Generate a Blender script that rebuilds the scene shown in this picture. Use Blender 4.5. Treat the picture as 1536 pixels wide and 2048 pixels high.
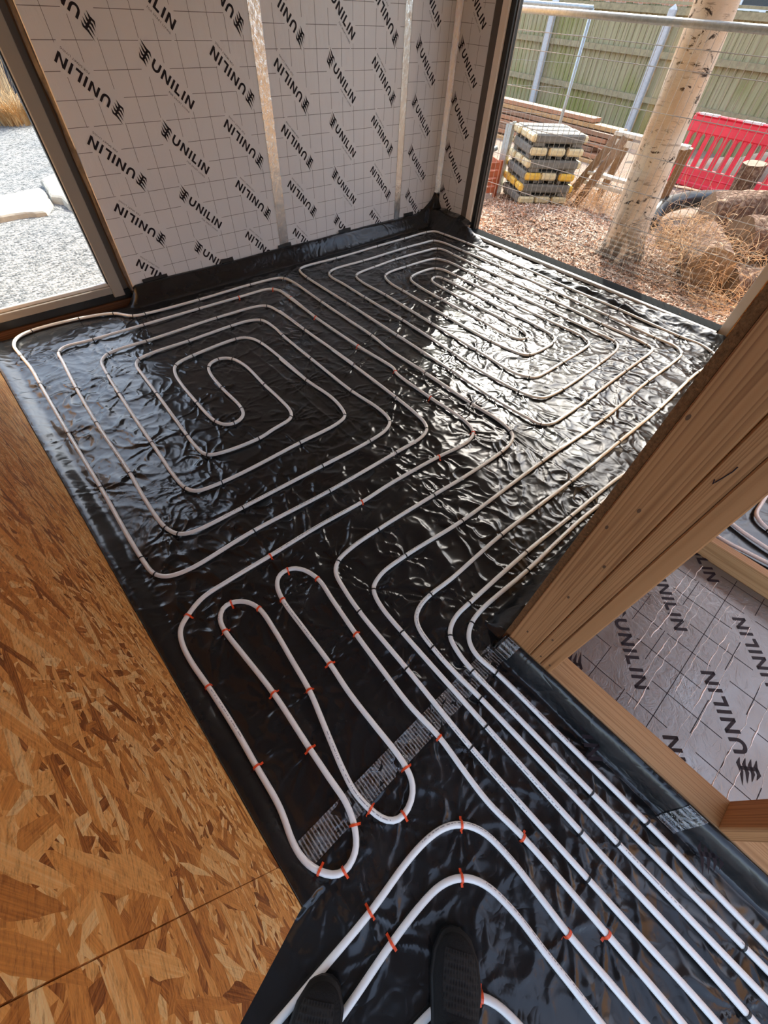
import bpy, math, random
import numpy as np
from mathutils import Vector, Matrix

# ------------------------------------------------------------------ scene, camera, light
for o in list(bpy.data.objects):
    bpy.data.objects.remove(o, do_unlink=True)
scene = bpy.context.scene
COL = scene.collection
random.seed(7)
rng = np.random.default_rng(7)

EYE = 1.38
cam_d = bpy.data.cameras.new('camera')
cam_d.sensor_fit = 'VERTICAL'
cam_d.sensor_height = 24.0
cam_d.lens = 809.487 / 2048 * 24.0
cam_d.clip_start = 0.02
cam_d.clip_end = 200
cam = bpy.data.objects.new('camera', cam_d)
cam.matrix_world = Matrix(((0.743165, 0.505291, -0.438620, 0.0),
                           (-0.667397, 0.606641, -0.431935, 0.0),
                           (0.047832, 0.613733, 0.788064, EYE),
                           (0, 0, 0, 1)))
COL.objects.link(cam)
scene.camera = cam

SUN_AZ = Vector((0.85, 0.527, 0)).normalized()
SUN_EL = math.radians(41)
sun_dir = SUN_AZ * math.cos(SUN_EL) + Vector((0, 0, math.sin(SUN_EL)))
world = bpy.data.worlds.new('sky')
scene.world = world
world.use_nodes = True
wn = world.node_tree
for n in list(wn.nodes):
    wn.nodes.remove(n)
wo = wn.nodes.new('ShaderNodeOutputWorld')
wb = wn.nodes.new('ShaderNodeBackground')
ws = wn.nodes.new('ShaderNodeTexSky')
ws.sky_type = 'NISHITA'
ws.sun_disc = False
ws.sun_elevation = SUN_EL
ws.sun_rotation = math.atan2(SUN_AZ.x, SUN_AZ.y)
ws.air_density = 1.0
ws.dust_density = 3.0
ws.ozone_density = 1.0
wb.inputs['Strength'].default_value = 0.42
# thin high haze: the sky's blue is washed out towards white
wh = wn.nodes.new('ShaderNodeHueSaturation')
wh.inputs['Saturation'].default_value = 0.75
wn.links.new(ws.outputs[0], wh.inputs['Color'])
wn.links.new(wh.outputs[0], wb.inputs['Color'])
wn.links.new(wb.outputs[0], wo.inputs['Surface'])

sun_l = bpy.data.lights.new('sun', 'SUN')
sun_l.energy = 4.6
sun_l.angle = math.radians(0.9)
sun_l.color = (1.0, 0.93, 0.82)
sun_o = bpy.data.objects.new('sun', sun_l)
sun_o.rotation_euler = (-sun_dir).to_track_quat('-Z', 'Y').to_euler()
sun_o.location = (8, 6, 9)
COL.objects.link(sun_o)

scene.view_settings.view_transform = 'Standard'
scene.view_settings.look = 'None'
scene.view_settings.gamma = 1.0
scene.view_settings.use_curve_mapping = False
scene.view_settings.exposure = 0.9

# ------------------------------------------------------------------ mesh helpers
def tag(o, label=None, cat=None, group=None, kind=None):
    if label: o['label'] = label
    if cat: o['category'] = cat
    if group: o['group'] = group
    if kind: o['kind'] = kind
    return o

def empty(name, loc=(0, 0, 0), label=None, cat=None, group=None, kind=None, rz=0.0):
    o = bpy.data.objects.new(name, None)
    o.location = loc
    o.rotation_euler = (0, 0, rz)
    o.empty_display_size = 0.05
    COL.objects.link(o)
    return tag(o, label, cat, group, kind)

class MB:
    """collects shapes into one mesh"""
    def __init__(s):
        s.v = []; s.f = []; s.m = []
    def add(s, vs, fs, mi=0):
        b = len(s.v)
        s.v += [tuple(p) for p in vs]
        s.f += [tuple(i + b for i in f) for f in fs]
        s.m += [mi] * len(fs)
        return s
    def box(s, x0, x1, y0, y1, z0, z1, mi=0, bev=0.0):
        if bev <= 0:
            vs = [(x, y, z) for z in (z0, z1) for y in (y0, y1) for x in (x0, x1)]
            fs = [(0, 2, 3, 1), (4, 5, 7, 6), (0, 1, 5, 4), (2, 6, 7, 3), (0, 4, 6, 2), (1, 3, 7, 5)]
            return s.add(vs, fs, mi)
        b = min(bev, (x1 - x0) * .45, (y1 - y0) * .45, (z1 - z0) * .45)
        vs = []; idx = {}
        for ix, X in enumerate((x0, x1)):
            for iy, Y in enumerate((y0, y1)):
                for iz, Z in enumerate((z0, z1)):
                    sx, sy, sz = (b if ix == 0 else -b), (b if iy == 0 else -b), (b if iz == 0 else -b)
                    for ax, p in enumerate(((X, Y + sy, Z + sz), (X + sx, Y, Z + sz), (X + sx, Y + sy, Z))):
                        idx[(ix, iy, iz, ax)] = len(vs); vs.append(p)
        I = idx; fs = []
        for k in (0, 1):
            fs.append([I[(k, 0, 0, 0)], I[(k, 1, 0, 0)], I[(k, 1, 1, 0)], I[(k, 0, 1, 0)]])
            fs.append([I[(0, k, 0, 1)], I[(1, k, 0, 1)], I[(1, k, 1, 1)], I[(0, k, 1, 1)]])
            fs.append([I[(0, 0, k, 2)], I[(1, 0, k, 2)], I[(1, 1, k, 2)], I[(0, 1, k, 2)]])
        for i in (0, 1):
            for j in (0, 1):
                fs.append([I[(i, j, 0, 0)], I[(i, j, 1, 0)], I[(i, j, 1, 1)], I[(i, j, 0, 1)]])
                fs.append([I[(i, 0, j, 0)], I[(i, 1, j, 0)], I[(i, 1, j, 2)], I[(i, 0, j, 2)]])
                fs.append([I[(0, i, j, 1)], I[(1, i, j, 1)], I[(1, i, j, 2)], I[(0, i, j, 2)]])
                for k in (0, 1):
                    fs.append([I[(i, j, k, 0)], I[(i, j, k, 1)], I[(i, j, k, 2)]])
        c = Vector(((x0 + x1) / 2, (y0 + y1) / 2, (z0 + z1) / 2))
        out = []
        for f in fs:
            p = [Vector(vs[q]) for q in f]
            n = (p[1] - p[0]).cross(p[2] - p[0])
            out.append(f[::-1] if n.dot(sum(p, Vector()) / len(p) - c) < 0 else f)
        return s.add(vs, out, mi)
    def beam(s, a, b, w, h, up=(0, 0, 1), mi=0, bev=0.0):
        """box of section w x h from a to b"""
        a = Vector(a); b = Vector(b); d = b - a; L = d.length; d.normalize()
        u = Vector(up); r = d.cross(u)
        if r.length < 1e-5: r = d.cross(Vector((1, 0, 0)))
        r.normalize(); u = r.cross(d)
        t = MB().box(-w / 2, w / 2, 0, L, -h / 2, h / 2, 0, bev)
        vs = [a + r * p[0] + d * p[1] + u * p[2] for p in t.v]
        return s.add(vs, t.f, mi)
    def tube(s, pts, r, n=8, mi=0, cap=True, up=None):
        pts = [Vector(p) for p in pts]
        rs = r if hasattr(r, '__len__') else [r] * len(pts)
        T = [(pts[min(i + 1, len(pts) - 1)] - pts[max(i - 1, 0)]).normalized() for i in range(len(pts))]
        ref = Vector(up) if up else (Vector((0, 0, 1)) if abs(T[0].z) < .9 else Vector((1, 0, 0)))
        vs = []; fs = []
        N = (ref - T[0] * ref.dot(T[0])).normalized()
        for i, p in enumerate(pts):
            N = (N - T[i] * N.dot(T[i]))
            N = N.normalized() if N.length > 1e-6 else T[i].orthogonal().normalized()
            B = T[i].cross(N)
            for k in range(n):
                a = 2 * math.pi * k / n
                vs.append(p + (N * math.cos(a) + B * math.sin(a)) * rs[i])
        for i in range(len(pts) - 1):
            for k in range(n):
                k2 = (k + 1) % n
                fs.append((i * n + k, i * n + k2, (i + 1) * n + k2, (i + 1) * n + k))
        if cap:
            fs.append(tuple(range(n))[::-1]); fs.append(tuple((len(pts) - 1) * n + k for k in range(n)))
        return s.add(vs, fs, mi)
    def xf(s, M):
        s.v = [tuple(M @ Vector(p)) for p in s.v]
        return s
    def mesh(s, name, mats, smooth=False):
        me = bpy.data.meshes.new(name)
        me.from_pydata(s.v, [], s.f)
        mats = mats if isinstance(mats, (list, tuple)) else [mats]
        for m in mats: me.materials.append(m)
        if len(mats) > 1: me.polygons.foreach_set('material_index', s.m)
        if smooth: me.polygons.foreach_set('use_smooth', [True] * len(me.polygons))
        me.update()
        return me
    def build(s, name, mats, parent=None, smooth=False, loc=None, **kw):
        return link(name, s.mesh(name, mats, smooth), parent, loc, **kw)

def link(name, me, parent=None, loc=None, rot=None, **kw):
    o = bpy.data.objects.new(name, me)
    if loc is not None: o.location = loc
    if rot is not None: o.rotation_euler = rot
    if parent is not None: o.parent = parent
    COL.objects.link(o)
    return tag(o, **kw)

def arr_mesh(name, V, F, mats, smooth=True, uv=None):
    """V (n,3) float, F (m,4) int arrays"""
    me = bpy.data.meshes.new(name)
    n = len(F)
    me.vertices.add(len(V)); me.vertices.foreach_set('co', np.asarray(V, np.float32).ravel())
    k = F.shape[1]
    me.loops.add(n * k); me.loops.foreach_set('vertex_index', np.asarray(F, np.int32).ravel())
    me.polygons.add(n)
    me.polygons.foreach_set('loop_start', np.arange(0, n * k, k, dtype=np.int32))
    me.polygons.foreach_set('loop_total', np.full(n, k, np.int32))
    me.polygons.foreach_set('use_smooth', np.full(n, smooth))
    if uv is not None:
        l = me.uv_layers.new(name='UVMap'); l.data.foreach_set('uv', np.asarray(uv, np.float32).ravel())
    me.update(calc_edges=True)
    for m in (mats if isinstance(mats, (list, tuple)) else [mats]): me.materials.append(m)
    return me

# gradient noise for shapes (numpy)
_P = rng.permutation(512)
_P = np.concatenate([_P, _P, _P])
def pn(x, y, seed=0):
    x = np.asarray(x, float) + seed * 17.31; y = np.asarray(y, float) - seed * 9.7
    xi = np.floor(x).astype(int); yi = np.floor(y).astype(int); xf = x - xi; yf = y - yi
    xi %= 512; yi %= 512
    u = xf ** 3 * (xf * (xf * 6 - 15) + 10); v = yf ** 3 * (yf * (yf * 6 - 15) + 10)
    def g(a, b, dx, dy):
        h = _P[(_P[a % 512] + b) % 512] * (2 * math.pi / 512)
        return np.cos(h) * dx + np.sin(h) * dy
    n00 = g(xi, yi, xf, yf); n10 = g(xi + 1, yi, xf - 1, yf)
    n01 = g(xi, yi + 1, xf, yf - 1); n11 = g(xi + 1, yi + 1, xf - 1, yf - 1)
    return 1.5 * ((n00 * (1 - u) + n10 * u) * (1 - v) + (n01 * (1 - u) + n11 * u) * v)
def sstep(a, b, x):
    t = np.clip((x - a) / (b - a), 0, 1); return t * t * (3 - 2 * t)

# ------------------------------------------------------------------ material helpers
class Mat:
    def __init__(s, name, base=(.5, .5, .5), rough=.5, metal=0.0, spec=.5):
        s.m = bpy.data.materials.new(name); s.m.use_nodes = True
        s.t = s.m.node_tree
        s.b = s.t.nodes['Principled BSDF']
        s.b.inputs['Base Color'].default_value = (*base, 1)
        s.b.inputs['Roughness'].default_value = rough
        s.b.inputs['Metallic'].default_value = metal
        s.b.inputs['Specular IOR Level'].default_value = spec
        s.out = s.t.nodes['Material Output']
        s._tc = None
    def n(s, typ, ins=None, **props):
        nd = s.t.nodes.new('ShaderNode' + typ)
        for k, v in props.items(): setattr(nd, k, v)
        for k, v in (ins or {}).items():
            sock = nd.inputs[k]
            if hasattr(v, 'is_output'): s.t.links.new(v, sock)
            elif isinstance(v, (tuple, list)) and sock.type == 'RGBA' and len(v) == 3: sock.default_value = (*v, 1)
            else: sock.default_value = v
        return nd
    def co(s, scale=(1, 1, 1), rot=(0, 0, 0), loc=(0, 0, 0), out='Object'):
        if s._tc is None: s._tc = s.n('TexCoord')
        mp = s.n('Mapping', {'Vector': s._tc.outputs[out], 'Scale': scale, 'Rotation': rot, 'Location': loc})
        return mp.outputs[0]
    def noise(s, vec, scale=5, detail=3, rough=.5, dist=0, out='Fac'):
        return s.n('TexNoise', {'Vector': vec, 'Scale': scale, 'Detail': detail, 'Roughness': rough, 'Distortion': dist}).outputs[out]
    def vor(s, vec, scale=5, feature='F1', out='Distance', rand=1.0):
        return s.n('TexVoronoi', {'Vector': vec, 'Scale': scale, 'Randomness': rand}, feature=feature).outputs[out]
    def math(s, op, a, b=0.0, c=0.0, clamp=False):
        return s.n('Math', {0: a, 1: b, 2: c}, operation=op, use_clamp=clamp).outputs[0]
    def ramp(s, fac, stops, interp='LINEAR'):
        r = s.n('ValToRGB', {'Fac': fac}); cr = r.color_ramp; cr.interpolation = interp
        while len(cr.elements) < len(stops): cr.elements.new(.5)
        for e, (p, c) in zip(cr.elements, stops):
            e.position = p; e.color = (*c, 1) if len(c) == 3 else c
        return r.outputs[0]
    def mix(s, f, a, b, typ='MIX'):
        m = s.n('Mix', data_type='RGBA', blend_type=typ)
        for i, v in ((0, f), (6, a), (7, b)):
            if hasattr(v, 'is_output'): s.t.links.new(v, m.inputs[i])
            else: m.inputs[i].default_value = (*v, 1) if isinstance(v, tuple) and len(v) == 3 else v
        return m.outputs[2]
    def vadd(s, a, b, op='ADD'):
        return s.n('VectorMath', {0: a, 1: b}, operation=op).outputs[0]
    def set(s, sock, v):
        if hasattr(v, 'is_output'): s.t.links.new(v, s.b.inputs[sock])
        else: s.b.inputs[sock].default_value = v
        return s
    def bump(s, h, strength=.3, dist=.01):
        b = s.n('Bump', {'Height': h, 'Strength': strength, 'Distance': dist})
        s.t.links.new(b.outputs[0], s.b.inputs['Normal']); return s

def sep(s, col, i):
    return s.n('SeparateColor', {'Color': col}).outputs[i]

def m_osb(name, axis='x'):
    """strand board; axis = normal of the board's face"""
    s = Mat(name, rough=.5, spec=.3)
    rv = {'x': 0, 'y': 1, 'z': 2}[axis]
    def turned(vec, a, sc, loc=(0, 0, 0)):
        r = [0, 0, 0]; r[rv] = a
        m1 = s.n('Mapping', {'Vector': vec, 'Rotation': tuple(r)}).outputs[0]
        return s.n('Mapping', {'Vector': m1, 'Scale': sc, 'Location': loc}).outputs[0]
    tc = s.n('TexCoord').outputs['Object']
    warp = s.n('VectorMath', {0: s.noise(tc, 14, 2, .5, out='Color'), 'Scale': .012}, operation='SCALE').outputs[0]
    wv = s.vadd(tc, warp)
    along, across = 14.0, 62.0
    sc = {'x': (1, along, across), 'y': (along, 1, across), 'z': (along, across, 1)}[axis]
    col = None; edge = None
    for i, (a, th, k) in enumerate(((.2, -1, 1.3), (1.5, .45, 1.5), (-.75, .5, 1.2), (.75, .5, 1.1), (2.5, .58, 1.0), (1.15, .6, 1.25), (.0, .70, .75), (-1.2, .76, .8))):
        p = tuple(q * k for q in sc)
        mp = turned(wv, a, p, (i * 3.1, i * 1.7, i * 2.3))
        vc = s.vor(mp, 1.0, out='Color')
        g = s.noise(turned(tc, a, tuple(q * (1.0 if q < 20 else 9) for q in p)), 1.0, 4, .6)
        v = s.math('ADD', s.math('MULTIPLY', sep(s, vc, 0), .62), s.math('MULTIPLY', g, .42))
        c = s.ramp(v, [(.20, (.26, .085, .020)), (.33, (.58, .235, .055)), (.50, (.80, .37, .098)), (.67, (.92, .51, .175)), (.86, (.99, .74, .38))])
        if col is None: col = c
        else:
            m = s.math('GREATER_THAN', sep(s, vc, 1), th)
            col = s.mix(m, col, c)
    fine = s.noise(turned(wv, .5, tuple(q * 4 for q in sc)), 1.0, 4, .75)
    col = s.mix(.7, col, s.ramp(fine, [(.36, (.52, .40, .30)), (.48, (.97, .95, .92)), (.64, (1.15, 1.12, 1.08))]), 'MULTIPLY')
    s.set('Base Color', col)
    s.bump(s.math('ADD', fine, sep(s, col, 1)), .3, .002)
    return s.m

def m_wood(name, axis, c0, c1, c2, scale=1.0, rough=.55):
    """sawn softwood, grain along the given axis"""
    s = Mat(name, rough=rough, spec=.3)
    k = {'x': (.22, 26, 26), 'y': (26, .22, 26), 'z': (26, 26, .22)}[axis]
    v = s.co(tuple(q * scale for q in k))
    n1 = s.noise(v, 1.0, 1, .4, .25)
    rings = s.math('FRACT', s.math('MULTIPLY', n1, 13.0))
    rings = s.math('SMOOTH_MIN', rings, s.math('MULTIPLY', s.math('SUBTRACT', 1.0, rings), 5.0), .15)
    k2 = {'x': (3, 160, 160), 'y': (160, 3, 160), 'z': (160, 160, 3)}[axis]
    n2 = s.noise(s.co(tuple(q * scale for q in k2)), 1.0, 2, .5)
    col = s.ramp(s.math('ADD', s.math('MULTIPLY', rings, .7), s.math('MULTIPLY', n2, .35)), [(.1, c2), (.45, c1), (.9, c0)])
    big = s.noise(s.co((1.5, 1.5, 1.5)), 1.0, 2)
    col = s.mix(.5, col, s.ramp(big, [(.3, (.75, .72, .7)), (.7, (1, 1, 1))]), 'MULTIPLY')
    s.set('Base Color', col); s.bump(n2, .15, .002)
    return s.m

def m_plain(name, base, rough=.5, metal=0., spec=.5, var=.0, vs=20, bump=0., bs=60):
    s = Mat(name, base, rough, metal, spec)
    if var:
        n = s.noise(s.co(), vs, 4, .6)
        s.set('Base Color', s.mix(1.0, base, s.ramp(n, [(.3, (1 - var,) * 3), (.7, (1 + var * .3,) * 3)]), 'MULTIPLY'))
    if bump: s.bump(s.noise(s.co(), bs, 3, .6), bump, .004)
    return s.m

M = {}
M['osb_left'] = m_osb('strand_board_side', 'x')
M['osb_y'] = m_osb('strand_board_cross', 'y')
M['osb_z'] = m_osb('strand_board_flat', 'z')
CLS = ((.42, .205, .085), (.36, .168, .066), (.21, .088, .032))
M['cls_z'] = m_wood('softwood_upright', 'z', *CLS)
M['cls_y'] = m_wood('softwood_lengthwise', 'y', (.46, .28, .135), (.40, .235, .105), (.27, .145, .06))
M['cls_x'] = m_wood('softwood_cross', 'x', *CLS)
M['joist'] = m_wood('roof_softwood', 'x', (.5, .33, .17), (.42, .26, .12), (.28, .15, .06))

# facing of the wall insulation: pale foil-coated paper with fine dimples
s = Mat('pale_foil_facing', (.78, .77, .77), .42, 0.1, .4)
d = s.noise(s.co((1, 1, .6)), 55, 3, .6, .6)
d2 = s.vor(s.co((1, 1, .35)), 38, 'SMOOTH_F1')
s.set('Base Color', s.mix(s.noise(s.co(), 3, 2), (.74, .73, .735), (.80, .79, .79)))
s.bump(s.math('ADD', s.math('MULTIPLY', d, .6), s.math('POWER', d2, .6)), .22, .006)
M['facing'] = s.m
M['print'] = m_plain('dark_print', (.022, .016, .020), .5, 0, .15)
M['print_line'] = m_plain('grid_print', (.16, .14, .135), .5)
# bright foil of the loose board
s = Mat('bright_foil', (.225, .215, .205), .30, .7)
n = s.noise(s.co((1, 1, 1)), 26, 4, .65, 1.2)
s.set('Roughness', s.ramp(s.noise(s.co(), 6, 3), [(.3, (.24,) * 3), (.7, (.42,) * 3)]))
s.bump(n, .25, .006)
M['foil'] = s.m
s = Mat('crinkled_foil_tape', (.86, .86, .87), .16, 1.0)
s.bump(s.noise(s.co((1, 1, .5)), 70, 4, .7, 1.5), .35, .006)
M['foil_tape'] = s.m
M['film'] = m_plain('grey_film', (.22, .20, .19), .4, .2, .5, var=.4, vs=30)

# black polythene
s = Mat('black_polythene', (.010, .011, .012), .2, 0, .5)
w1 = s.noise(s.co(), 3, 2, .5, out='Color')
wv = s.vadd(s.n('TexCoord').outputs['Object'], s.n('VectorMath', {0: w1, 'Scale': .15}, operation='SCALE').outputs[0])
r1 = s.n('TexNoise', {'Vector': wv, 'Scale': 9, 'Detail': 2, 'Roughness': .45, 'Distortion': .6}).outputs['Fac']
r1 = s.math('ABSOLUTE', s.math('SUBTRACT', r1, .5))
r2 = s.n('TexNoise', {'Vector': wv, 'Scale': 30, 'Detail': 1, 'Roughness': .5, 'Distortion': .5}).outputs['Fac']
r2 = s.math('ABSOLUTE', s.math('SUBTRACT', r2, .5))
zone = s.ramp(s.noise(s.co(), 1.1, 2), [(.42, (.12,) * 3), (.62, (1,) * 3)])
hh = s.math('ADD', r1, s.math('MULTIPLY', s.math('MULTIPLY', r2, zone), .30))
dust = s.noise(s.co(), 5, 5, .65)
s.set('Roughness', s.ramp(dust, [(.3, (.16,) * 3), (.75, (.28,) * 3)]))
s.set('Base Color', s.mix(s.ramp(dust, [(.5, (0,) * 3), (.8, (.6,) * 3)]), (.011, .012, .013), (.026, .027, .029)))
s.bump(hh, .30, .02)
M['poly'] = s.m
M['poly_matt'] = m_plain('matt_black_film', (.012, .012, .013), .35, 0, .4, bump=.3, bs=25)
M['gaffer'] = m_plain('black_cloth_tape', (.008, .008, .009), .45, 0, .35, bump=.2, bs=90)

# white heating pipe with a broken line of print
s = Mat('white_pipe', (.80, .80, .775), .28, 0, .5)
uv = s.n('TexCoord').outputs['UV']
su = s.n('SeparateXYZ', {'Vector': uv}).outputs
wob = s.math('MULTIPLY', s.math('SINE', s.math('MULTIPLY', su[0], 1.7)), .05)
dv = s.math('ABSOLUTE', s.math('SUBTRACT', s.math('SUBTRACT', su[1], .30), wob))
band = s.math('LESS_THAN', dv, .025)
chars = s.math('GREATER_THAN', s.n('TexWhiteNoise', {'W': s.math('FLOOR', s.math('MULTIPLY', su[0], 330))}, noise_dimensions='1D').outputs[0], .42)
words = s.math('GREATER_THAN', s.noise(s.n('CombineXYZ', {'X': s.math('MULTIPLY', su[0], 2.2)}).outputs[0], 1.0, 1), .56)
pm = s.math('MULTIPLY', s.math('MULTIPLY', band, chars), words)
s.set('Base Color', s.mix(pm, (.80, .80, .775), (.30, .30, .31)))
M['pipe'] = s.m
M['clip_black'] = m_plain('black_clip_plastic', (.010, .010, .011), .35)
M['clip_orange'] = m_plain('orange_clip_plastic', (.78, .085, .018), .4)

# clear ribbed tape
s = Mat('clear_ribbed_tape', (.6, .6, .6), .12)
st = s.math('FRACT', s.math('MULTIPLY', s.n('SeparateXYZ', {'Vector': s.n('TexCoord').outputs['Object']}).outputs[0], 105.0))
rib = s.math('LESS_THAN', st, .38)
gl = s.n('BsdfGlossy', {'Color': (.9, .9, .9), 'Roughness': .1})
df = s.n('BsdfDiffuse', {'Color': (.36, .36, .355)})
tr = s.n('BsdfTransparent')
bmp = s.n('Bump', {'Height': s.noise(s.co(), 22, 4, .65, 1.0), 'Strength': .9, 'Distance': .02})
s.t.links.new(bmp.outputs[0], gl.inputs['Normal'])
fr = s.n('Fresnel', {'IOR': 1.7}); s.t.links.new(bmp.outputs[0], fr.inputs['Normal'])
mx1 = s.n('MixShader', {0: s.math('MULTIPLY', rib, .5), 1: tr.outputs[0], 2: df.outputs[0]})
mx2 = s.n('MixShader', {0: s.math('ADD', fr.outputs[0], .03), 1: mx1.outputs[0], 2: gl.outputs[0]})
s.t.links.new(mx2.outputs[0], s.out.inputs['Surface'])
M['clear_tape'] = s.m
# window glass
s = Mat('window_glass')
fr = s.math('MULTIPLY_ADD', s.math('POWER', s.n('LayerWeight', {'Blend': .5}).outputs['Facing'], 5.0), .5, .02)
gl = s.n('BsdfGlossy', {'Color': (.9, .95, .95), 'Roughness': .0})
tr = s.n('BsdfTransparent', {'Color': (.97, .985, .98)})
mx = s.n('MixShader', {0: fr, 1: tr.outputs[0], 2: gl.outputs[0]})
s.t.links.new(mx.outputs[0], s.out.inputs['Surface'])
M['glass'] = s.m
M['frame_grey'] = m_plain('grey_window_metal', (.30, .28, .25), .42, 0, .5)
M['frame_light'] = m_plain('pale_window_bead', (.62, .62, .60), .35)
M['frame_brown'] = m_plain('brown_grey_window_metal', (.115, .095, .08), .45)
M['frame_cream'] = m_plain('cream_window_metal', (.93, .84, .74), .45)
M['frame_black'] = m_plain('black_gasket', (.012, .012, .012), .4)
M['sill_black'] = m_plain('matt_dark_sill', (.012, .014, .015), .9, 0, .05)
M['osb_edge'] = m_plain('strand_board_edge', (.17, .075, .028), .9, 0, .15, var=.5, vs=120, bump=.8, bs=160)
M['concrete'] = m_plain('grey_concrete', (.35, .34, .32), .8, var=.3, vs=12)
M['brown_timber'] = m_wood('old_brown_timber', 'x', (.15, .07, .032), (.10, .045, .02), (.05, .022, .01))
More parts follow.
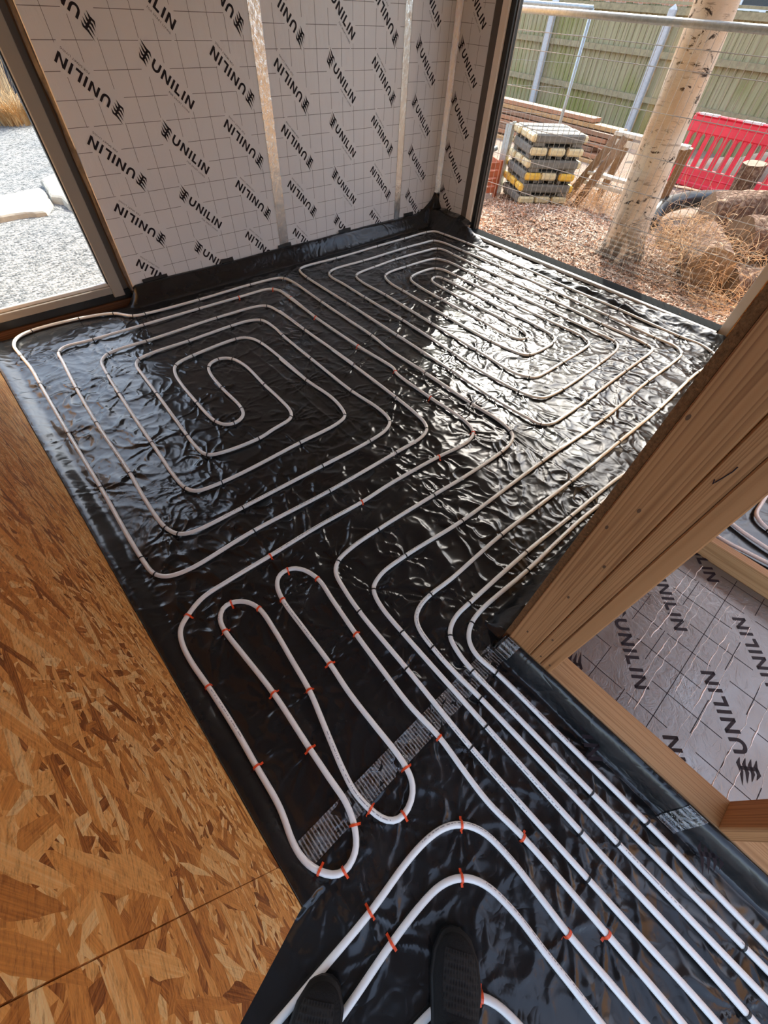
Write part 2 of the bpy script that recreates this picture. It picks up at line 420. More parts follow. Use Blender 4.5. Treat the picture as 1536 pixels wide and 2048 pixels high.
PIPES = {
'left': ([(0.367,-0.850),(0.370,-0.795),(0.367,-0.469),(0.366,-0.079),(0.380,0.213),(0.390,0.467),(0.406,0.585),(0.423,0.651),(0.461,0.683),(0.464,0.681),(0.545,0.697),(0.682,0.695),(0.992,0.677),(0.989,0.676),(1.177,0.663),(1.447,0.656),(1.539,0.665),(1.599,0.692),(1.619,0.721),(1.639,0.818),(1.635,1.001),(1.639,1.363),(1.635,1.002),(1.642,1.361),(1.643,1.681),(1.665,1.875),(1.671,2.144),(1.678,2.431),(1.694,2.810),(1.679,2.897),(1.654,2.925),(1.415,2.953),(1.017,2.951),(0.657,2.969),(0.584,2.988),(0.498,3.092),(0.309,3.151),(0.046,3.161),(-0.041,3.122),(-0.077,3.048),(-0.075,2.895),(-0.067,2.745),(-0.072,2.554),(-0.083,2.067),(-0.089,1.626),(-0.099,1.176),(-0.090,1.075),(-0.062,1.039),(0.007,1.015),(0.290,1.015),(0.653,0.991),(1.043,0.982),(1.228,0.983),(1.291,1.008),(1.317,1.052),(1.332,1.135),(1.344,1.300),(1.357,1.677),(1.361,1.896),(1.364,1.686),(1.363,2.182),(1.370,2.488),(1.365,2.190),(1.363,2.491),(1.343,2.602),(1.288,2.633),(0.992,2.655),(0.531,2.646),(0.374,2.651),(0.303,2.639),(0.252,2.591),(0.228,2.429),(0.213,2.226),(0.189,1.763),(0.183,1.402),(0.208,1.356),(0.322,1.331),(0.727,1.328),(0.958,1.327),(1.028,1.350),(1.050,1.401),(1.068,1.514),(1.054,1.730),(1.055,2.003),(1.053,1.727),(1.061,2.212),(1.044,2.291),(1.014,2.333),(0.957,2.352),(0.672,2.336),(0.576,2.316),(0.547,2.296),(0.517,2.230),(0.500,2.120),(0.490,1.910),(0.487,1.784),(0.493,1.721),(0.514,1.673),(0.558,1.649),(0.619,1.672),(0.646,1.732),(0.652,1.949),(0.665,2.100),(0.684,2.166),(0.720,2.205),(0.770,2.214),(0.811,2.198),(0.838,2.162),(0.858,2.065),(0.846,1.835),(0.842,1.674),(0.830,1.558),(0.806,1.513),(0.776,1.501),(0.685,1.491),(0.590,1.477),(0.353,1.526),(0.336,1.616),(0.339,1.708),(0.363,2.109),(0.375,2.341),(0.384,2.437),(0.414,2.481),(0.513,2.501),(0.725,2.500),(1.008,2.507),(1.131,2.499),(1.208,2.459),(1.224,2.346),(1.213,2.209),(1.201,1.892),(1.190,1.496),(1.205,1.306),(1.198,1.214),(1.180,1.169),(1.123,1.136),(0.999,1.124),(0.720,1.133),(0.495,1.142),(0.315,1.149),(0.104,1.164),(0.054,1.190),(0.029,1.254),(0.026,1.440),(0.037,1.634),(0.043,2.063),(0.060,2.404),(0.084,2.720),(0.094,2.820),(0.136,2.858),(0.293,2.846),(0.591,2.840),(0.959,2.835),(0.959,2.839),(1.251,2.826),(1.476,2.818),(1.514,2.796),(1.538,2.743),(1.542,2.608),(1.525,2.418),(1.517,2.278),(1.540,2.749),(1.538,2.605),(1.515,2.277),(1.513,1.830),(1.523,1.504),(1.507,1.481),(1.493,1.180),(1.496,1.012),(1.488,0.903),(1.457,0.837),(1.399,0.814),(1.324,0.813),(1.187,0.831),(0.892,0.850),(0.737,0.858),(0.721,0.851),(0.509,0.866),(0.276,0.871),(0.098,0.877),(-0.005,0.875),(-0.070,0.847),(-0.111,0.820),(-0.130,0.765),(-0.135,0.690),(-0.130,0.584),(-0.127,0.420),(-0.130,0.299),(-0.133,0.174),(-0.149,0.089),(-0.148,0.044),(-0.132,0.001),(-0.112,-0.028),(-0.085,-0.044),(-0.040,-0.033),(-0.022,-0.014),(-0.007,0.012),(0.007,0.064),(0.007,0.128),(0.008,0.237),(0.012,0.434),(0.002,0.616),(-0.003,0.711),(0.004,0.764),(0.031,0.795),(0.066,0.794),(0.107,0.762),(0.128,0.709),(0.125,0.604),(0.112,0.474),(0.101,0.368),(0.071,0.236),(0.048,0.133),(0.039,0.063),(0.046,0.010),(0.056,-0.026),(0.075,-0.052),(0.105,-0.062),(0.145,-0.052),(0.173,-0.028),(0.187,0.013),(0.191,0.067),(0.190,0.159),(0.191,0.287),(0.200,0.393),(0.204,0.547),(0.209,0.683),(0.225,0.747),(0.256,0.778),(0.294,0.778),(0.332,0.747),(0.356,0.671),(0.345,0.569),(0.328,0.413),(0.316,0.252),(0.309,0.122),(0.315,0.004),(0.306,-0.097),(0.300,-0.199),(0.311,-0.310),(0.313,-0.554),(0.311,-0.741),(0.307,-0.795)],
 [(2,'k'),(3,'k'),(4,'k'),(5,'k'),(8,'k'),(9,'k'),(11,'k'),(12,'k'),(13,'k'),(15,'k'),(18,'k'),(20,'k'),(21,'k'),(22,'k'),(23,'k'),(25,'k'),(27,'k'),(29,'k'),(31,'k'),(32,'k'),(33,'k'),(34,'k'),(35,'k'),(36,'k'),(37,'k'),(40,'k'),(42,'k'),(43,'k'),(44,'k'),(45,'k'),(46,'k'),(49,'k'),(50,'k'),(51,'k'),(53,'k'),(56,'k'),(57,'k'),(59,'k'),(60,'k'),(62,'k'),(64,'k'),(66,'k'),(67,'k'),(69,'k'),(71,'k'),(72,'k'),(73,'k'),(74,'k'),(76,'k'),(77,'k'),(79,'k'),(82,'k'),(84,'k'),(85,'k'),(88,'k'),(89,'k'),(91,'k'),(94,'k'),(96,'k'),(98,'k'),(100,'k'),(101,'k'),(103,'k'),(105,'k'),(107,'k'),(109,'k'),(112,'k'),(115,'k'),(116,'k'),(118,'k'),(119,'k'),(122,'k'),(124,'k'),(125,'k'),(127,'k'),(129,'k'),(130,'k'),(131,'k'),(134,'k'),(136,'k'),(137,'k'),(139,'k'),(141,'k'),(142,'k'),(144,'k'),(145,'k'),(146,'k'),(148,'k'),(150,'k'),(151,'k'),(152,'k'),(153,'k'),(154,'o'),(156,'o'),(158,'o'),(160,'o'),(162,'o'),(163,'o'),(164,'o'),(166,'o'),(167,'o'),(170,'o'),(173,'o'),(176,'o'),(178,'o'),(181,'o'),(185,'o'),(187,'o'),(191,'o'),(193,'o'),(196,'o'),(199,'o'),(200,'o'),(202,'o'),(205,'o'),(207,'o'),(210,'o'),(214,'o'),(217,'o'),(220,'o'),(224,'o'),(226,'o'),(229,'o'),(231,'o'),(233,'o'),(236,'o'),(239,'o'),(240,'o')]),
'right': ([(0.430,-0.909),(0.434,-0.832),(0.437,-0.727),(0.437,-0.406),(0.444,-0.071),(0.454,0.310),(0.459,0.411),(0.470,0.469),(0.485,0.504),(0.487,0.505),(0.550,0.531),(0.681,0.530),(0.984,0.500),(0.989,0.506),(1.554,0.487),(2.095,0.461),(2.103,0.466),(2.648,0.472),(2.967,0.464),(3.131,0.471),(3.176,0.495),(3.207,0.552),(3.205,0.689),(3.220,1.042),(3.214,1.043),(3.236,1.496),(3.248,2.074),(3.243,2.478),(3.231,2.719),(3.193,2.789),(3.076,2.799),(2.874,2.809),(2.373,2.808),(2.089,2.814),(2.019,2.790),(1.989,2.754),(1.976,2.692),(1.981,2.578),(1.971,2.300),(1.964,1.894),(1.938,1.416),(1.938,1.410),(1.923,1.191),(1.940,0.908),(1.962,0.828),(1.996,0.781),(2.051,0.766),(2.159,0.756),(2.486,0.756),(2.595,0.760),(2.804,0.769),(2.881,0.790),(2.919,0.832),(2.927,0.909),(2.928,1.207),(2.935,1.753),(2.950,2.158),(2.953,2.406),(2.914,2.488),(2.858,2.506),(2.590,2.521),(2.407,2.518),(2.334,2.491),(2.310,2.457),(2.281,2.365),(2.274,2.220),(2.248,1.745),(2.243,1.352),(2.261,1.201),(2.279,1.127),(2.312,1.096),(2.433,1.080),(2.551,1.084),(2.613,1.104),(2.640,1.139),(2.663,1.313),(2.666,1.541),(2.671,1.720),(2.680,2.176),(2.670,2.230),(2.637,2.244),(2.585,2.223),(2.562,2.170),(2.544,1.726),(2.539,1.350),(2.522,1.283),(2.497,1.243),(2.456,1.232),(2.422,1.248),(2.408,1.269),(2.392,1.338),(2.400,1.541),(2.408,1.950),(2.423,2.210),(2.449,2.316),(2.482,2.349),(2.554,2.371),(2.762,2.361),(2.801,2.303),(2.806,2.150),(2.797,1.771),(2.795,1.294),(2.801,1.014),(2.773,0.953),(2.758,0.929),(2.687,0.917),(2.405,0.915),(2.196,0.917),(2.128,0.927),(2.106,0.954),(2.073,1.021),(2.081,1.338),(2.093,1.747),(2.098,1.751),(2.118,2.237),(2.116,2.510),(2.138,2.606),(2.172,2.640),(2.253,2.656),(2.374,2.662),(2.610,2.676),(2.938,2.662),(3.086,2.639),(3.113,2.578),(3.106,2.455),(3.091,1.998),(3.096,1.503),(3.072,1.020),(3.083,1.018),(3.074,0.766),(3.063,0.677),(3.051,0.630),(2.992,0.615),(2.858,0.613),(2.643,0.614),(2.168,0.609),(2.175,0.610),(1.922,0.613),(1.845,0.620),(1.792,0.654),(1.783,0.702),(1.770,0.972),(1.786,1.288),(1.798,1.775),(1.814,2.315),(1.823,2.800),(1.835,2.904),(1.853,2.956),(1.890,2.983),(1.958,2.990),(2.227,2.975),(2.679,2.976),(3.001,2.972),(3.286,2.972),(3.374,2.946),(3.397,2.832),(3.416,2.579),(3.405,2.573),(3.400,1.883),(3.384,1.453),(3.384,1.051),(3.378,1.055),(3.366,0.585),(3.375,0.445),(3.342,0.354),(3.309,0.315),(3.235,0.295),(3.148,0.296),(3.007,0.314),(2.440,0.305),(1.999,0.313),(1.550,0.323),(1.054,0.345),(0.735,0.342),(0.634,0.348),(0.573,0.342),(0.530,0.322),(0.507,0.282),(0.496,0.206),(0.491,0.111),(0.494,-0.008),(0.494,-0.115),(0.491,-0.484),(0.491,-0.621),(0.491,-0.861),(0.491,-0.910)],
 [(1,'k'),(3,'k'),(4,'k'),(5,'k'),(8,'k'),(9,'k'),(11,'k'),(12,'k'),(13,'k'),(14,'k'),(15,'k'),(17,'k'),(19,'k'),(22,'k'),(23,'k'),(24,'k'),(25,'k'),(26,'k'),(27,'k'),(29,'k'),(31,'k'),(32,'k'),(34,'k'),(38,'k'),(39,'k'),(40,'k'),(41,'k'),(43,'k'),(47,'k'),(49,'k'),(52,'k'),(54,'k'),(55,'k'),(56,'k'),(58,'k'),(60,'k'),(62,'k'),(65,'k'),(66,'k'),(67,'k'),(70,'k'),(72,'k'),(74,'k'),(77,'k'),(78,'k'),(80,'k'),(83,'k'),(84,'k'),(87,'k'),(90,'k'),(91,'k'),(92,'k'),(95,'k'),(97,'k'),(99,'k'),(100,'k'),(101,'k'),(103,'k'),(106,'k'),(109,'k'),(111,'k'),(112,'k'),(113,'k'),(114,'k'),(116,'k'),(119,'k'),(120,'k'),(122,'k'),(124,'k'),(125,'k'),(126,'k'),(127,'k'),(128,'k'),(130,'k'),(134,'k'),(135,'k'),(136,'k'),(139,'k'),(141,'k'),(142,'k'),(143,'k'),(144,'k'),(145,'k'),(147,'k'),(150,'k'),(151,'k'),(152,'k'),(153,'k'),(155,'k'),(156,'k'),(157,'k'),(158,'k'),(159,'k'),(160,'k'),(161,'k'),(162,'k'),(164,'k'),(168,'k'),(169,'k'),(170,'k'),(171,'k'),(172,'k'),(174,'k'),(178,'k'),(180,'k'),(182,'k')]),
'passageA': ([(2.909,0.198),(2.245,0.176),(1.861,0.174),(1.735,0.189),(1.367,0.208),(1.063,0.225),(0.721,0.230),(0.654,0.230),(0.607,0.219),(0.570,0.194),(0.550,0.140),(0.540,0.062),(0.539,-0.119),(0.538,-0.380),(0.540,-0.589),(0.541,-0.787),(0.541,-0.865)],
 [(4,'k'),(5,'k'),(6,'k'),(9,'k'),(11,'k'),(13,'k'),(15,'k')]),
'passageB': ([(2.851,0.089),(2.139,0.102),(1.690,0.152),(1.528,0.160),(1.387,0.169),(1.246,0.171),(0.999,0.172),(0.731,0.184),(0.665,0.175),(0.613,0.145),(0.590,0.093),(0.596,0.005),(0.595,-0.261),(0.593,-0.518),(0.588,-0.713),(0.584,-0.853)],
 [(3,'k'),(6,'k'),(8,'k'),(11,'k'),(13,'k')]),
'archOuter': ([(-0.468,-0.130),(-0.346,-0.136),(-0.236,-0.139),(-0.085,-0.142),(0.047,-0.135),(0.112,-0.138),(0.168,-0.152),(0.208,-0.178),(0.238,-0.223),(0.249,-0.302),(0.247,-0.396),(0.243,-0.490),(0.246,-0.592),(0.249,-0.684),(0.254,-0.753)],
 [(3,'o'),(7,'o'),(11,'o')]),
'archInner': ([(-0.376,-0.216),(-0.238,-0.222),(-0.082,-0.215),(0.019,-0.216),(0.078,-0.224),(0.128,-0.250),(0.162,-0.298),(0.176,-0.380),(0.175,-0.468),(0.176,-0.547),(0.176,-0.617),(0.180,-0.697)],
 [(2,'o'),(5,'o')]),
'archThird': ([(-0.151,-0.340),(-0.074,-0.354),(-0.023,-0.375),(0.011,-0.411),(0.028,-0.440),(0.040,-0.492),(0.050,-0.571)],
 [(3,'o')]),
'farA': ([(2.276,-0.319),(2.208,-0.330),(2.095,-0.332),(2.051,-0.335),(2.028,-0.346),(2.003,-0.376),(1.993,-0.405),(1.986,-0.440),(1.982,-0.488),(2.003,-0.572)],
 [(6,'k')]),
'farB': ([(1.905,-0.247),(1.897,-0.283),(1.887,-0.328),(1.876,-0.441),(1.873,-0.518),(1.886,-0.601)],
 []),
'farC': ([(1.778,-0.237),(1.772,-0.264),(1.774,-0.319),(1.784,-0.373),(1.792,-0.430),(1.806,-0.515)],
 []),
}
# ------------------------------------------------------------------ the building
YB, XR = 3.2, 3.63           # faces of the back wall and of the right-hand wall
TOP = 2.30
floor = MB().box(-2.2, XR + .12, -2.6, YB + .14, -.2, -.03).build('floor', M['concrete'], kind='structure',
        label='grey concrete slab under the black sheet', cat='floor')

# ceiling: unseen deck added against the sun, faced pale to bounce fill, with joists
ceiling = MB().box(-2.4, XR + .45, -1.2, YB + .45, TOP + .2, TOP + .22).build('ceiling', M['facing'], kind='structure',
        label='unseen roof added above the room, faced pale to bounce light, with timber joists', cat='ceiling')
jm = MB().box(-2.4, XR + .4, -.0235, .0235, TOP, TOP + .2).mesh('joist', M['joist'])
for k in range(9):
    link('joist', jm, ceiling, (0, -1.0 + k * .52, 0))

MB().box(.72, XR + .13, -2.6, -2.48, 0, TOP + .2).build('wall_light_stop', M['osb_y'], kind='structure', label='unseen strand-board wall added behind the camera to cut light on the right', cat='wall')  # unseen wall added to keep light from flooding the right side

# ---- lettering of the insulation boards (flat print, built once)
def letters():
    mb = MB(); H = .046; t = .0105; x = -.086
    def poly(pts): mb.add([(p[0], p[1], 0) for p in pts], [tuple(range(len(pts)))])
    def quad(a, b, c, d): poly((a, b, c, d))
    y0, y1 = -H / 2, H / 2
    def U(x, w=.043):
        r = w / 2; cy = y0 + r
        quad((x, cy), (x + t, cy), (x + t, y1), (x, y1)); quad((x + w - t, cy), (x + w, cy), (x + w, y1), (x + w - t, y1))
        n = 10; cx = x + r
        for i in range(n):
            a0 = math.pi + math.pi * i / n; a1 = math.pi + math.pi * (i + 1) / n
            quad((cx + (r - t) * math.cos(a0), cy + (r - t) * math.sin(a0)), (cx + r * math.cos(a0), cy + r * math.sin(a0)),
                 (cx + r * math.cos(a1), cy + r * math.sin(a1)), (cx + (r - t) * math.cos(a1), cy + (r - t) * math.sin(a1)))
        return w
    def Nn(x, w=.044):
        quad((x, y0), (x + t, y0), (x + t, y1), (x, y1)); quad((x + w - t, y0), (x + w, y0), (x + w, y1), (x + w - t, y1))
        quad((x, y1), (x + w - t, y0), (x + w, y0), (x + t, y1)); return w
    def I(x): quad((x, y0), (x + t, y0), (x + t, y1), (x, y1)); return t
    def L(x, w=.03): quad((x, y0), (x + t, y0), (x + t, y1), (x, y1)); quad((x + t, y0), (x + w, y0), (x + w, y0 + t), (x + t, y0 + t)); return w
    g = .0118
    for f in (U, Nn, I, L, I, Nn): x += f(x) + g
    # the winged mark: four stacked bars, each swept back to a point
    for i in range(4):
        yc = .0250 - i * .0160; hh = .0045; x1 = -.112 - .003 * i; x2 = -.132 - .003 * i
        poly(((x1, yc - hh), (x1 + .003, yc + hh), (x2 + .003, yc + hh), (x2, yc - hh)))
        poly(((x2, yc - hh), (x2 + .003, yc + hh), (-.168 + .005 * i, yc + hh + .010)))
        poly(((x1, yc - hh), (x1 + .003, yc + hh), (-.094 - .002 * i, yc - hh - .008)))
    poly(((-.130, -.026), (-.120, -.026), (-.117, .026), (-.127, .026)))
    return mb
ft = bpy.data.curves.new('strapline', 'FONT'); ft.body = 'FOR SMART LIVING'; ft.size = .0125; ft.space_character = 1.25
fo = bpy.data.objects.new('strapline', ft); COL.objects.link(fo)
bpy.context.view_layer.update()
dg = bpy.context.evaluated_depsgraph_get()
fm = bpy.data.meshes.new_from_object(fo.evaluated_get(dg))
lb = letters()
fw = max(v.co.x for v in fm.vertices)
lb.add([(v.co.x * .125 / fw + .026, v.co.y - .046, 0) for v in fm.vertices], [tuple(p.vertices) for p in fm.polygons])
bpy.data.objects.remove(fo, do_unlink=True); bpy.data.meshes.remove(fm)
LOGO = lb.mesh('logo_print', M['print'])
LOGO_PLAIN = letters().mesh('logo_print_plain', M['print'])

def plane_frame(o, ux, uy):
    """matrix of a flat print: local x along ux, local y along uy"""
    ux = Vector(ux).normalized(); uy = Vector(uy).normalized(); uz = ux.cross(uy)
    return Matrix(((ux.x, uy.x, uz.x, o[0]), (ux.y, uy.y, uz.y, o[1]), (ux.z, uy.z, uz.z, o[2]), (0, 0, 0, 1)))

def insulation(parent, name, P, a0, a1, b0, b1, off_a, off_b, logos, thick, label=None, mat='facing', flip=False):
    """P(a,b,n) -> world point, a along, b up; logos = (a, b, sign). Panel with printed grid and lettering."""
    mb = MB(); e = .004
    c = [(a0, b0), (a1, b0), (a1, b1), (a0, b1)]
    ci = [(a0 + e, b0 + e), (a1 - e, b0 + e), (a1 - e, b1 - e), (a0 + e, b1 - e)]
    vs = [P(a, b, 0) for a, b in ci] + [P(a, b, -e) for a, b in c] + [P(a, b, -thick) for a, b in c]
    fs = [(0, 1, 2, 3)] + [(4 + i, 4 + (i + 1) % 4, (i + 1) % 4, i) for i in range(4)] + [(8 + i, 8 + (i + 1) % 4, 4 + (i + 1) % 4, 4 + i) for i in range(4)] + [(11, 10, 9, 8)]
    n = (Vector(vs[1]) - Vector(vs[0])).cross(Vector(vs[2]) - Vector(vs[0]))
    if n.dot(Vector(P(0, 0, 1)) - Vector(P(0, 0, 0))) < 0: fs = [f[::-1] for f in fs]
    mb.add(vs, fs)
    pan = mb.build(name, M[mat], parent)
    if label: pan['label'] = label
    # grid print, broken round the lettering
    q = math.sqrt(.5)
    def clear(a, b):
        for la, lb_, sg in logos:
            da, db = a - la, b - lb_
            u = (da * q - db * q) * sg; v = (da * q + db * q) * sg
            if flip: u, v = v, -u
            if -.172 < u < .172 and -.064 < v < .042: return False
        return True
    g = MB(); hw = .0011; st = .008
    def run(fixed, lo, hi, vert):
        start = None; t = lo
        while t <= hi + 1e-6:
            ok = clear(*((fixed, t) if vert else (t, fixed)))
            if ok and start is None: start = t
            if (not ok or t + st > hi) and start is not None:
                if t - start > .01:
                    if vert: pts = [(fixed - hw, start), (fixed + hw, start), (fixed + hw, t), (fixed - hw, t)]
                    else: pts = [(start, fixed - hw), (t, fixed - hw), (t, fixed + hw), (start, fixed + hw)]
                    g.add([P(a, b, .0006) for a, b in pts], [(0, 1, 2, 3)])
                start = None
            t += st
    x = off_a + math.ceil((a0 + .01 - off_a) / .1) * .1
    while x < a1 - .006: run(x, b0 + .005, b1 - .005, True); x += .1
    z = off_b + math.ceil((b0 + .01 - off_b) / .1) * .1
    while z < b1 - .006: run(z, a0 + .005, a1 - .005, False); z += .1
    g.build('grid_print', M['print' if flip else 'print_line'], pan)
    for la, lb_, sg in logos:
        o = Vector(P(la, lb_, .0012)); O = Vector(P(0, 0, 0))
        A = Vector(P(1, 0, 0)) - O; B = Vector(P(0, 1, 0)) - O
        lo = link('logo_print', LOGO_PLAIN if flip else LOGO, pan)
        lo.matrix_world = plane_frame(o, (A + B) * sg, (B - A) * sg) if flip else plane_frame(o, (A - B) * sg, (A + B) * sg)
    return pan

# ---- back wall
wall_back = MB().box(.66, XR + .12, YB + .075, YB + .13, 0, TOP + .2).build('wall_back', M['osb_y'], kind='structure',
        label='back wall lined with printed insulation boards', cat='wall')
PB = lambda a, b, n: (a, YB - n, b)
Z0, Z1 = .02, TOP
def rows(a, z, sg, top=2.2):
    return [(a, z + .2985 * k, sg) for k in range(0, 8) if z + .2985 * k < top]
insulation(wall_back, 'insulation_panel', PB, .70, 1.885, Z0, Z1, .798, .069,
           rows(1.295, .135, 1) + rows(.893, .115, -1) + rows(1.695, .132, -1), .07)
insulation(wall_back, 'insulation_panel', PB, 1.889, 3.105, Z0, Z1, 2.01, .038,
           rows(2.506, .105, 1) + rows(2.103, .083, -1) + rows(2.903, .083, -1), .07)
insulation(wall_back, 'insulation_panel', PB, 3.109, XR + .07, Z0, Z1, 3.146, .068, rows(3.322, .17, 1), .07)
def tape_strip(parent, P, a0, a1, b0, b1, name='foil_tape', mat='foil_tape', amp=.0012, jag=.003):
    n = int((b1 - b0) / .012); m = 5; vs = []; fs = []
    for i in range(n + 1):
        b = b0 + (b1 - b0) * i / n
        for j in range(m + 1):
            f = j / m
            ja = (pn(b * 30, j * .01, 3) * jag) if j in (0, m) else 0
            a = a0 + (a1 - a0) * f + ja
            vs.append(P(a, b, .0022 + amp * float(pn(a * 40, b * 26, 5)) * (0 if j in (0, m) else 1)))
    for i in range(n):
        for j in range(m):
            k = i * (m + 1) + j
            fs.append((k, k + 1, k + m + 2, k + m + 1))
    return MB().add(vs, fs).build(name, M[mat], parent, smooth=True)
tape_strip(wall_back, PB, 1.853, 1.932, .06, TOP)
tape_strip(wall_back, PB, 3.076, 3.142, .06, TOP)
tape_strip(wall_back, PB, XR - .042, XR - .001, .09, TOP)

# ---- right-hand wall: short insulated return, then the window and an unseen stretch added to cut light
wall_right = MB().box(XR + .075, XR + .13, 2.83, YB + .13, 0, TOP + .2).box(XR, XR + .13, -.05, .40, -.03, TOP + .2)\
    .box(XR, XR + .13, .40, 2.83, 2.12, TOP + .2).box(XR, XR + .13, -2.6, -.05, -.03, .9).box(XR, XR + .13, -2.6, -.05, 1.9, TOP + .2).build('wall_right', M['osb_left'], kind='structure',
        label='short insulated return wall beside the big window', cat='wall')
PR = lambda a, b, n: (XR - n, -a, b)
insulation(wall_right, 'insulation_panel', PR, -3.2, -2.866, Z0, Z1, -3.06, .07, [(-3.045, z, 1) for z in (.17, .47, .77, 1.07, 1.37, 1.67, 1.97)], .07)
tape_strip(wall_right, PR, -3.199, -3.16, .09, TOP)

# ---- window 1, left of the insulated wall
w1 = empty('window_1', (0, YB, 0), kind='structure', label='grey framed window looking out on pale gravel', cat='window')
def part(mb, name, mat, parent, smooth=False):
    o = mb.build(name, M[mat], None, smooth)
    o.parent = parent; o.matrix_parent_inverse = Matrix.Translation(-Vector(parent.location))
    return o
part(MB().box(.570, .640, YB + .012, YB + .09, .05, 2.1, bev=.004), 'frame_upright', 'frame_grey', w1)
part(MB().box(.628, .676, YB + .045, YB + .10, .05, 2.1), 'frame_upright', 'frame_brown', w1)
part(MB().box(-.30, -.23, YB + .012, YB + .09, .05, 2.1, bev=.004), 'frame_upright', 'frame_grey', w1)
part(MB().box(-.23, .57, YB + .012, YB + .09, .075, .118, bev=.003), 'frame_bottom', 'frame_grey', w1)
part(MB().box(-.23, .57, YB + .030, YB + .05, .118, .138, bev=.003), 'glazing_bead', 'frame_light', w1)
part(MB().box(-.23, .57, YB + .012, YB + .09, 2.04, 2.1), 'frame_top', 'frame_grey', w1)
part(MB().box(.563, .571, YB + .03, YB + .06, .13, 2.05), 'gasket', 'frame_black', w1)
part(MB().box(-.23, .57, YB + .052, YB + .058, .13, 2.05), 'pane', 'glass', w1)
part(MB().box(-.23, .68, YB + .02, YB + .1, .03, .076), 'gasket', 'frame_black', w1)  # solid black bar put in for the dark gap under the frame
part(MB().box(-.23, .70, YB + .01, YB + .1, -.02, .025), 'sill_timber', 'brown_timber', w1)
# torn film hanging in the gap between frame and boards
vs = []; fs = []
for i in range(40):
    z = .06 + i * .05
    for j in range(3):
        vs.append((.683 + j * .008 + .006 * float(pn(z * 6, j, 8)), YB + .03 - j * .012 + .012 * float(pn(z * 5, j * .7, 9)), z))
for i in range(39):
    for j in range(2): fs.append((i * 3 + j, i * 3 + j + 1, i * 3 + j + 4, i * 3 + j + 3))
part(MB().add(vs, fs), 'torn_film', 'film', w1, True)
part(MB().box(.66, .70, YB + .07, YB + .12, 0, 2.15), 'reveal_timber', 'cls_z', w1)
MB().box(-2.3, .70, YB + .012, YB + .14, 2.1, TOP + .2).box(-2.3, -.30, YB + .012, YB + .14, 0, 2.1).build('trim_1', M['osb_y'], kind='structure',
    label='board wall round the left window', cat='wall')

# ---- window 2, in the right-hand wall
w2 = empty('window_2', (XR, 1.6, 0), kind='structure', label='large window with black gasket looking out on the yard', cat='window')
part(MB().box(XR - .004, XR + .10, 2.80, 2.866, 0, 2.12, bev=.003), 'frame_upright', 'frame_brown', w2)  # frame side in shade, the shade put into its dark brown
part(MB().box(XR - .010, XR + .07, 2.742, 2.80, 0, 2.12, bev=.003), 'frame_upright', 'frame_cream', w2)
part(MB().box(XR + .01, XR + .09, 2.70, 2.742, .02, 2.12, bev=.002), 'gasket', 'frame_black', w2)
part(MB().box(XR + .035, XR + .05, 2.693, 2.70, .05, 2.12), 'gasket', 'frame_brown', w2)
part(MB().box(XR - .088, XR - .055, .43, 2.72, .030, .051, bev=.003), 'glazing_bead', 'frame_light', w2)
part(MB().box(XR - .05, XR + .07, .43, 2.72, -.02, .050, bev=.004), 'frame_bottom', 'sill_black', w2)
part(MB().box(XR - .01, XR + .09, .37, .43, .0, 2.12, bev=.003), 'frame_upright', 'frame_light', w2)
part(MB().box(XR, XR + .09, .43, 2.70, 2.06, 2.12), 'frame_top', 'frame_brown', w2)
part(MB().box(XR + .045, XR + .051, .43, 2.70, .07, 2.07), 'pane', 'glass', w2)

# ---- left wall: strand boards
XL = -.2
wall_left = MB().box(XL - .11, XL - .0185, .0, YB, 0, TOP + .2).build('wall_left', M['osb_y'], kind='structure',
        label='orange strand-board wall on the left of the passage', cat='wall')
def sheet(y0, y1, yb0):
    mb = MB(); t = .018
    a = [(y0, .008), (y1, .008), (y1, TOP), (yb0, TOP)]
    vs = [(XL, y, z) for y, z in a] + [(XL - t, y, z) for y, z in a]
    mb.add(vs, [(0, 1, 2, 3), (7, 6, 5, 4), (0, 4, 5, 1), (1, 5, 6, 2), (2, 6, 7, 3), (3, 7, 4, 0)])
    return mb
sheet(.0743, YB - .01, .0743).build('strand_board', M['osb_left'], wall_left)
sheet(-.024, .0727, -.085).build('strand_board', M['osb_left'], wall_left)

# ---- partition frame on the right
XP = .697
part_w = empty('wall_partition', (XP, 0, 0), kind='structure', label='open softwood stud partition beside the passage', cat='wall')
ZP = .075
part(MB().box(XP, XP + .089, -2.4, .0535, .037, ZP, bev=.003), 'bottom_plate', 'cls_y', part_w)
part(MB().box(XP, XP + .089, -2.4, .0535, 0, .036, bev=.003), 'bottom_plate', 'cls_y', part_w)
part(MB().box(XP, XP + .038, -.0285, .0535, ZP, TOP, bev=.003), 'stud', 'cls_z', part_w)
part(MB().box(XP, XP + .089, -.068, -.0305, ZP, TOP, bev=.003), 'stud', 'cls_z', part_w)
part(MB().box(XP, XP + .089, -.1055, -.069, ZP, TOP, bev=.003), 'stud', 'cls_z', part_w)
part(MB().box(XP, XP + .089, -.667, -.629, ZP, TOP, bev=.003), 'stud', 'cls_z', part_w)
part(MB().box(XP, XP + .089, -1.23, -1.19, ZP, TOP, bev=.003), 'stud', 'cls_z', part_w)
part(MB().box(XP, XP + .089, -2.4, .0535, TOP, TOP + .038), 'top_plate', 'cls_y', part_w)
ob = part(MB().box(XP + .004, XR - .03, .0542, .0705, .03, TOP), 'strand_board', 'osb_y', part_w)
ob.data.materials.append(M['osb_edge'])
for p_ in ob.data.polygons:
    if abs(p_.normal.y) < .5: p_.material_index = 1
for k in range(1, 5):
    part(MB().box(XP + k * .6, XP + k * .6 + .038, -.0285, .0535, ZP, TOP, bev=.003), 'stud', 'cls_z', part_w)
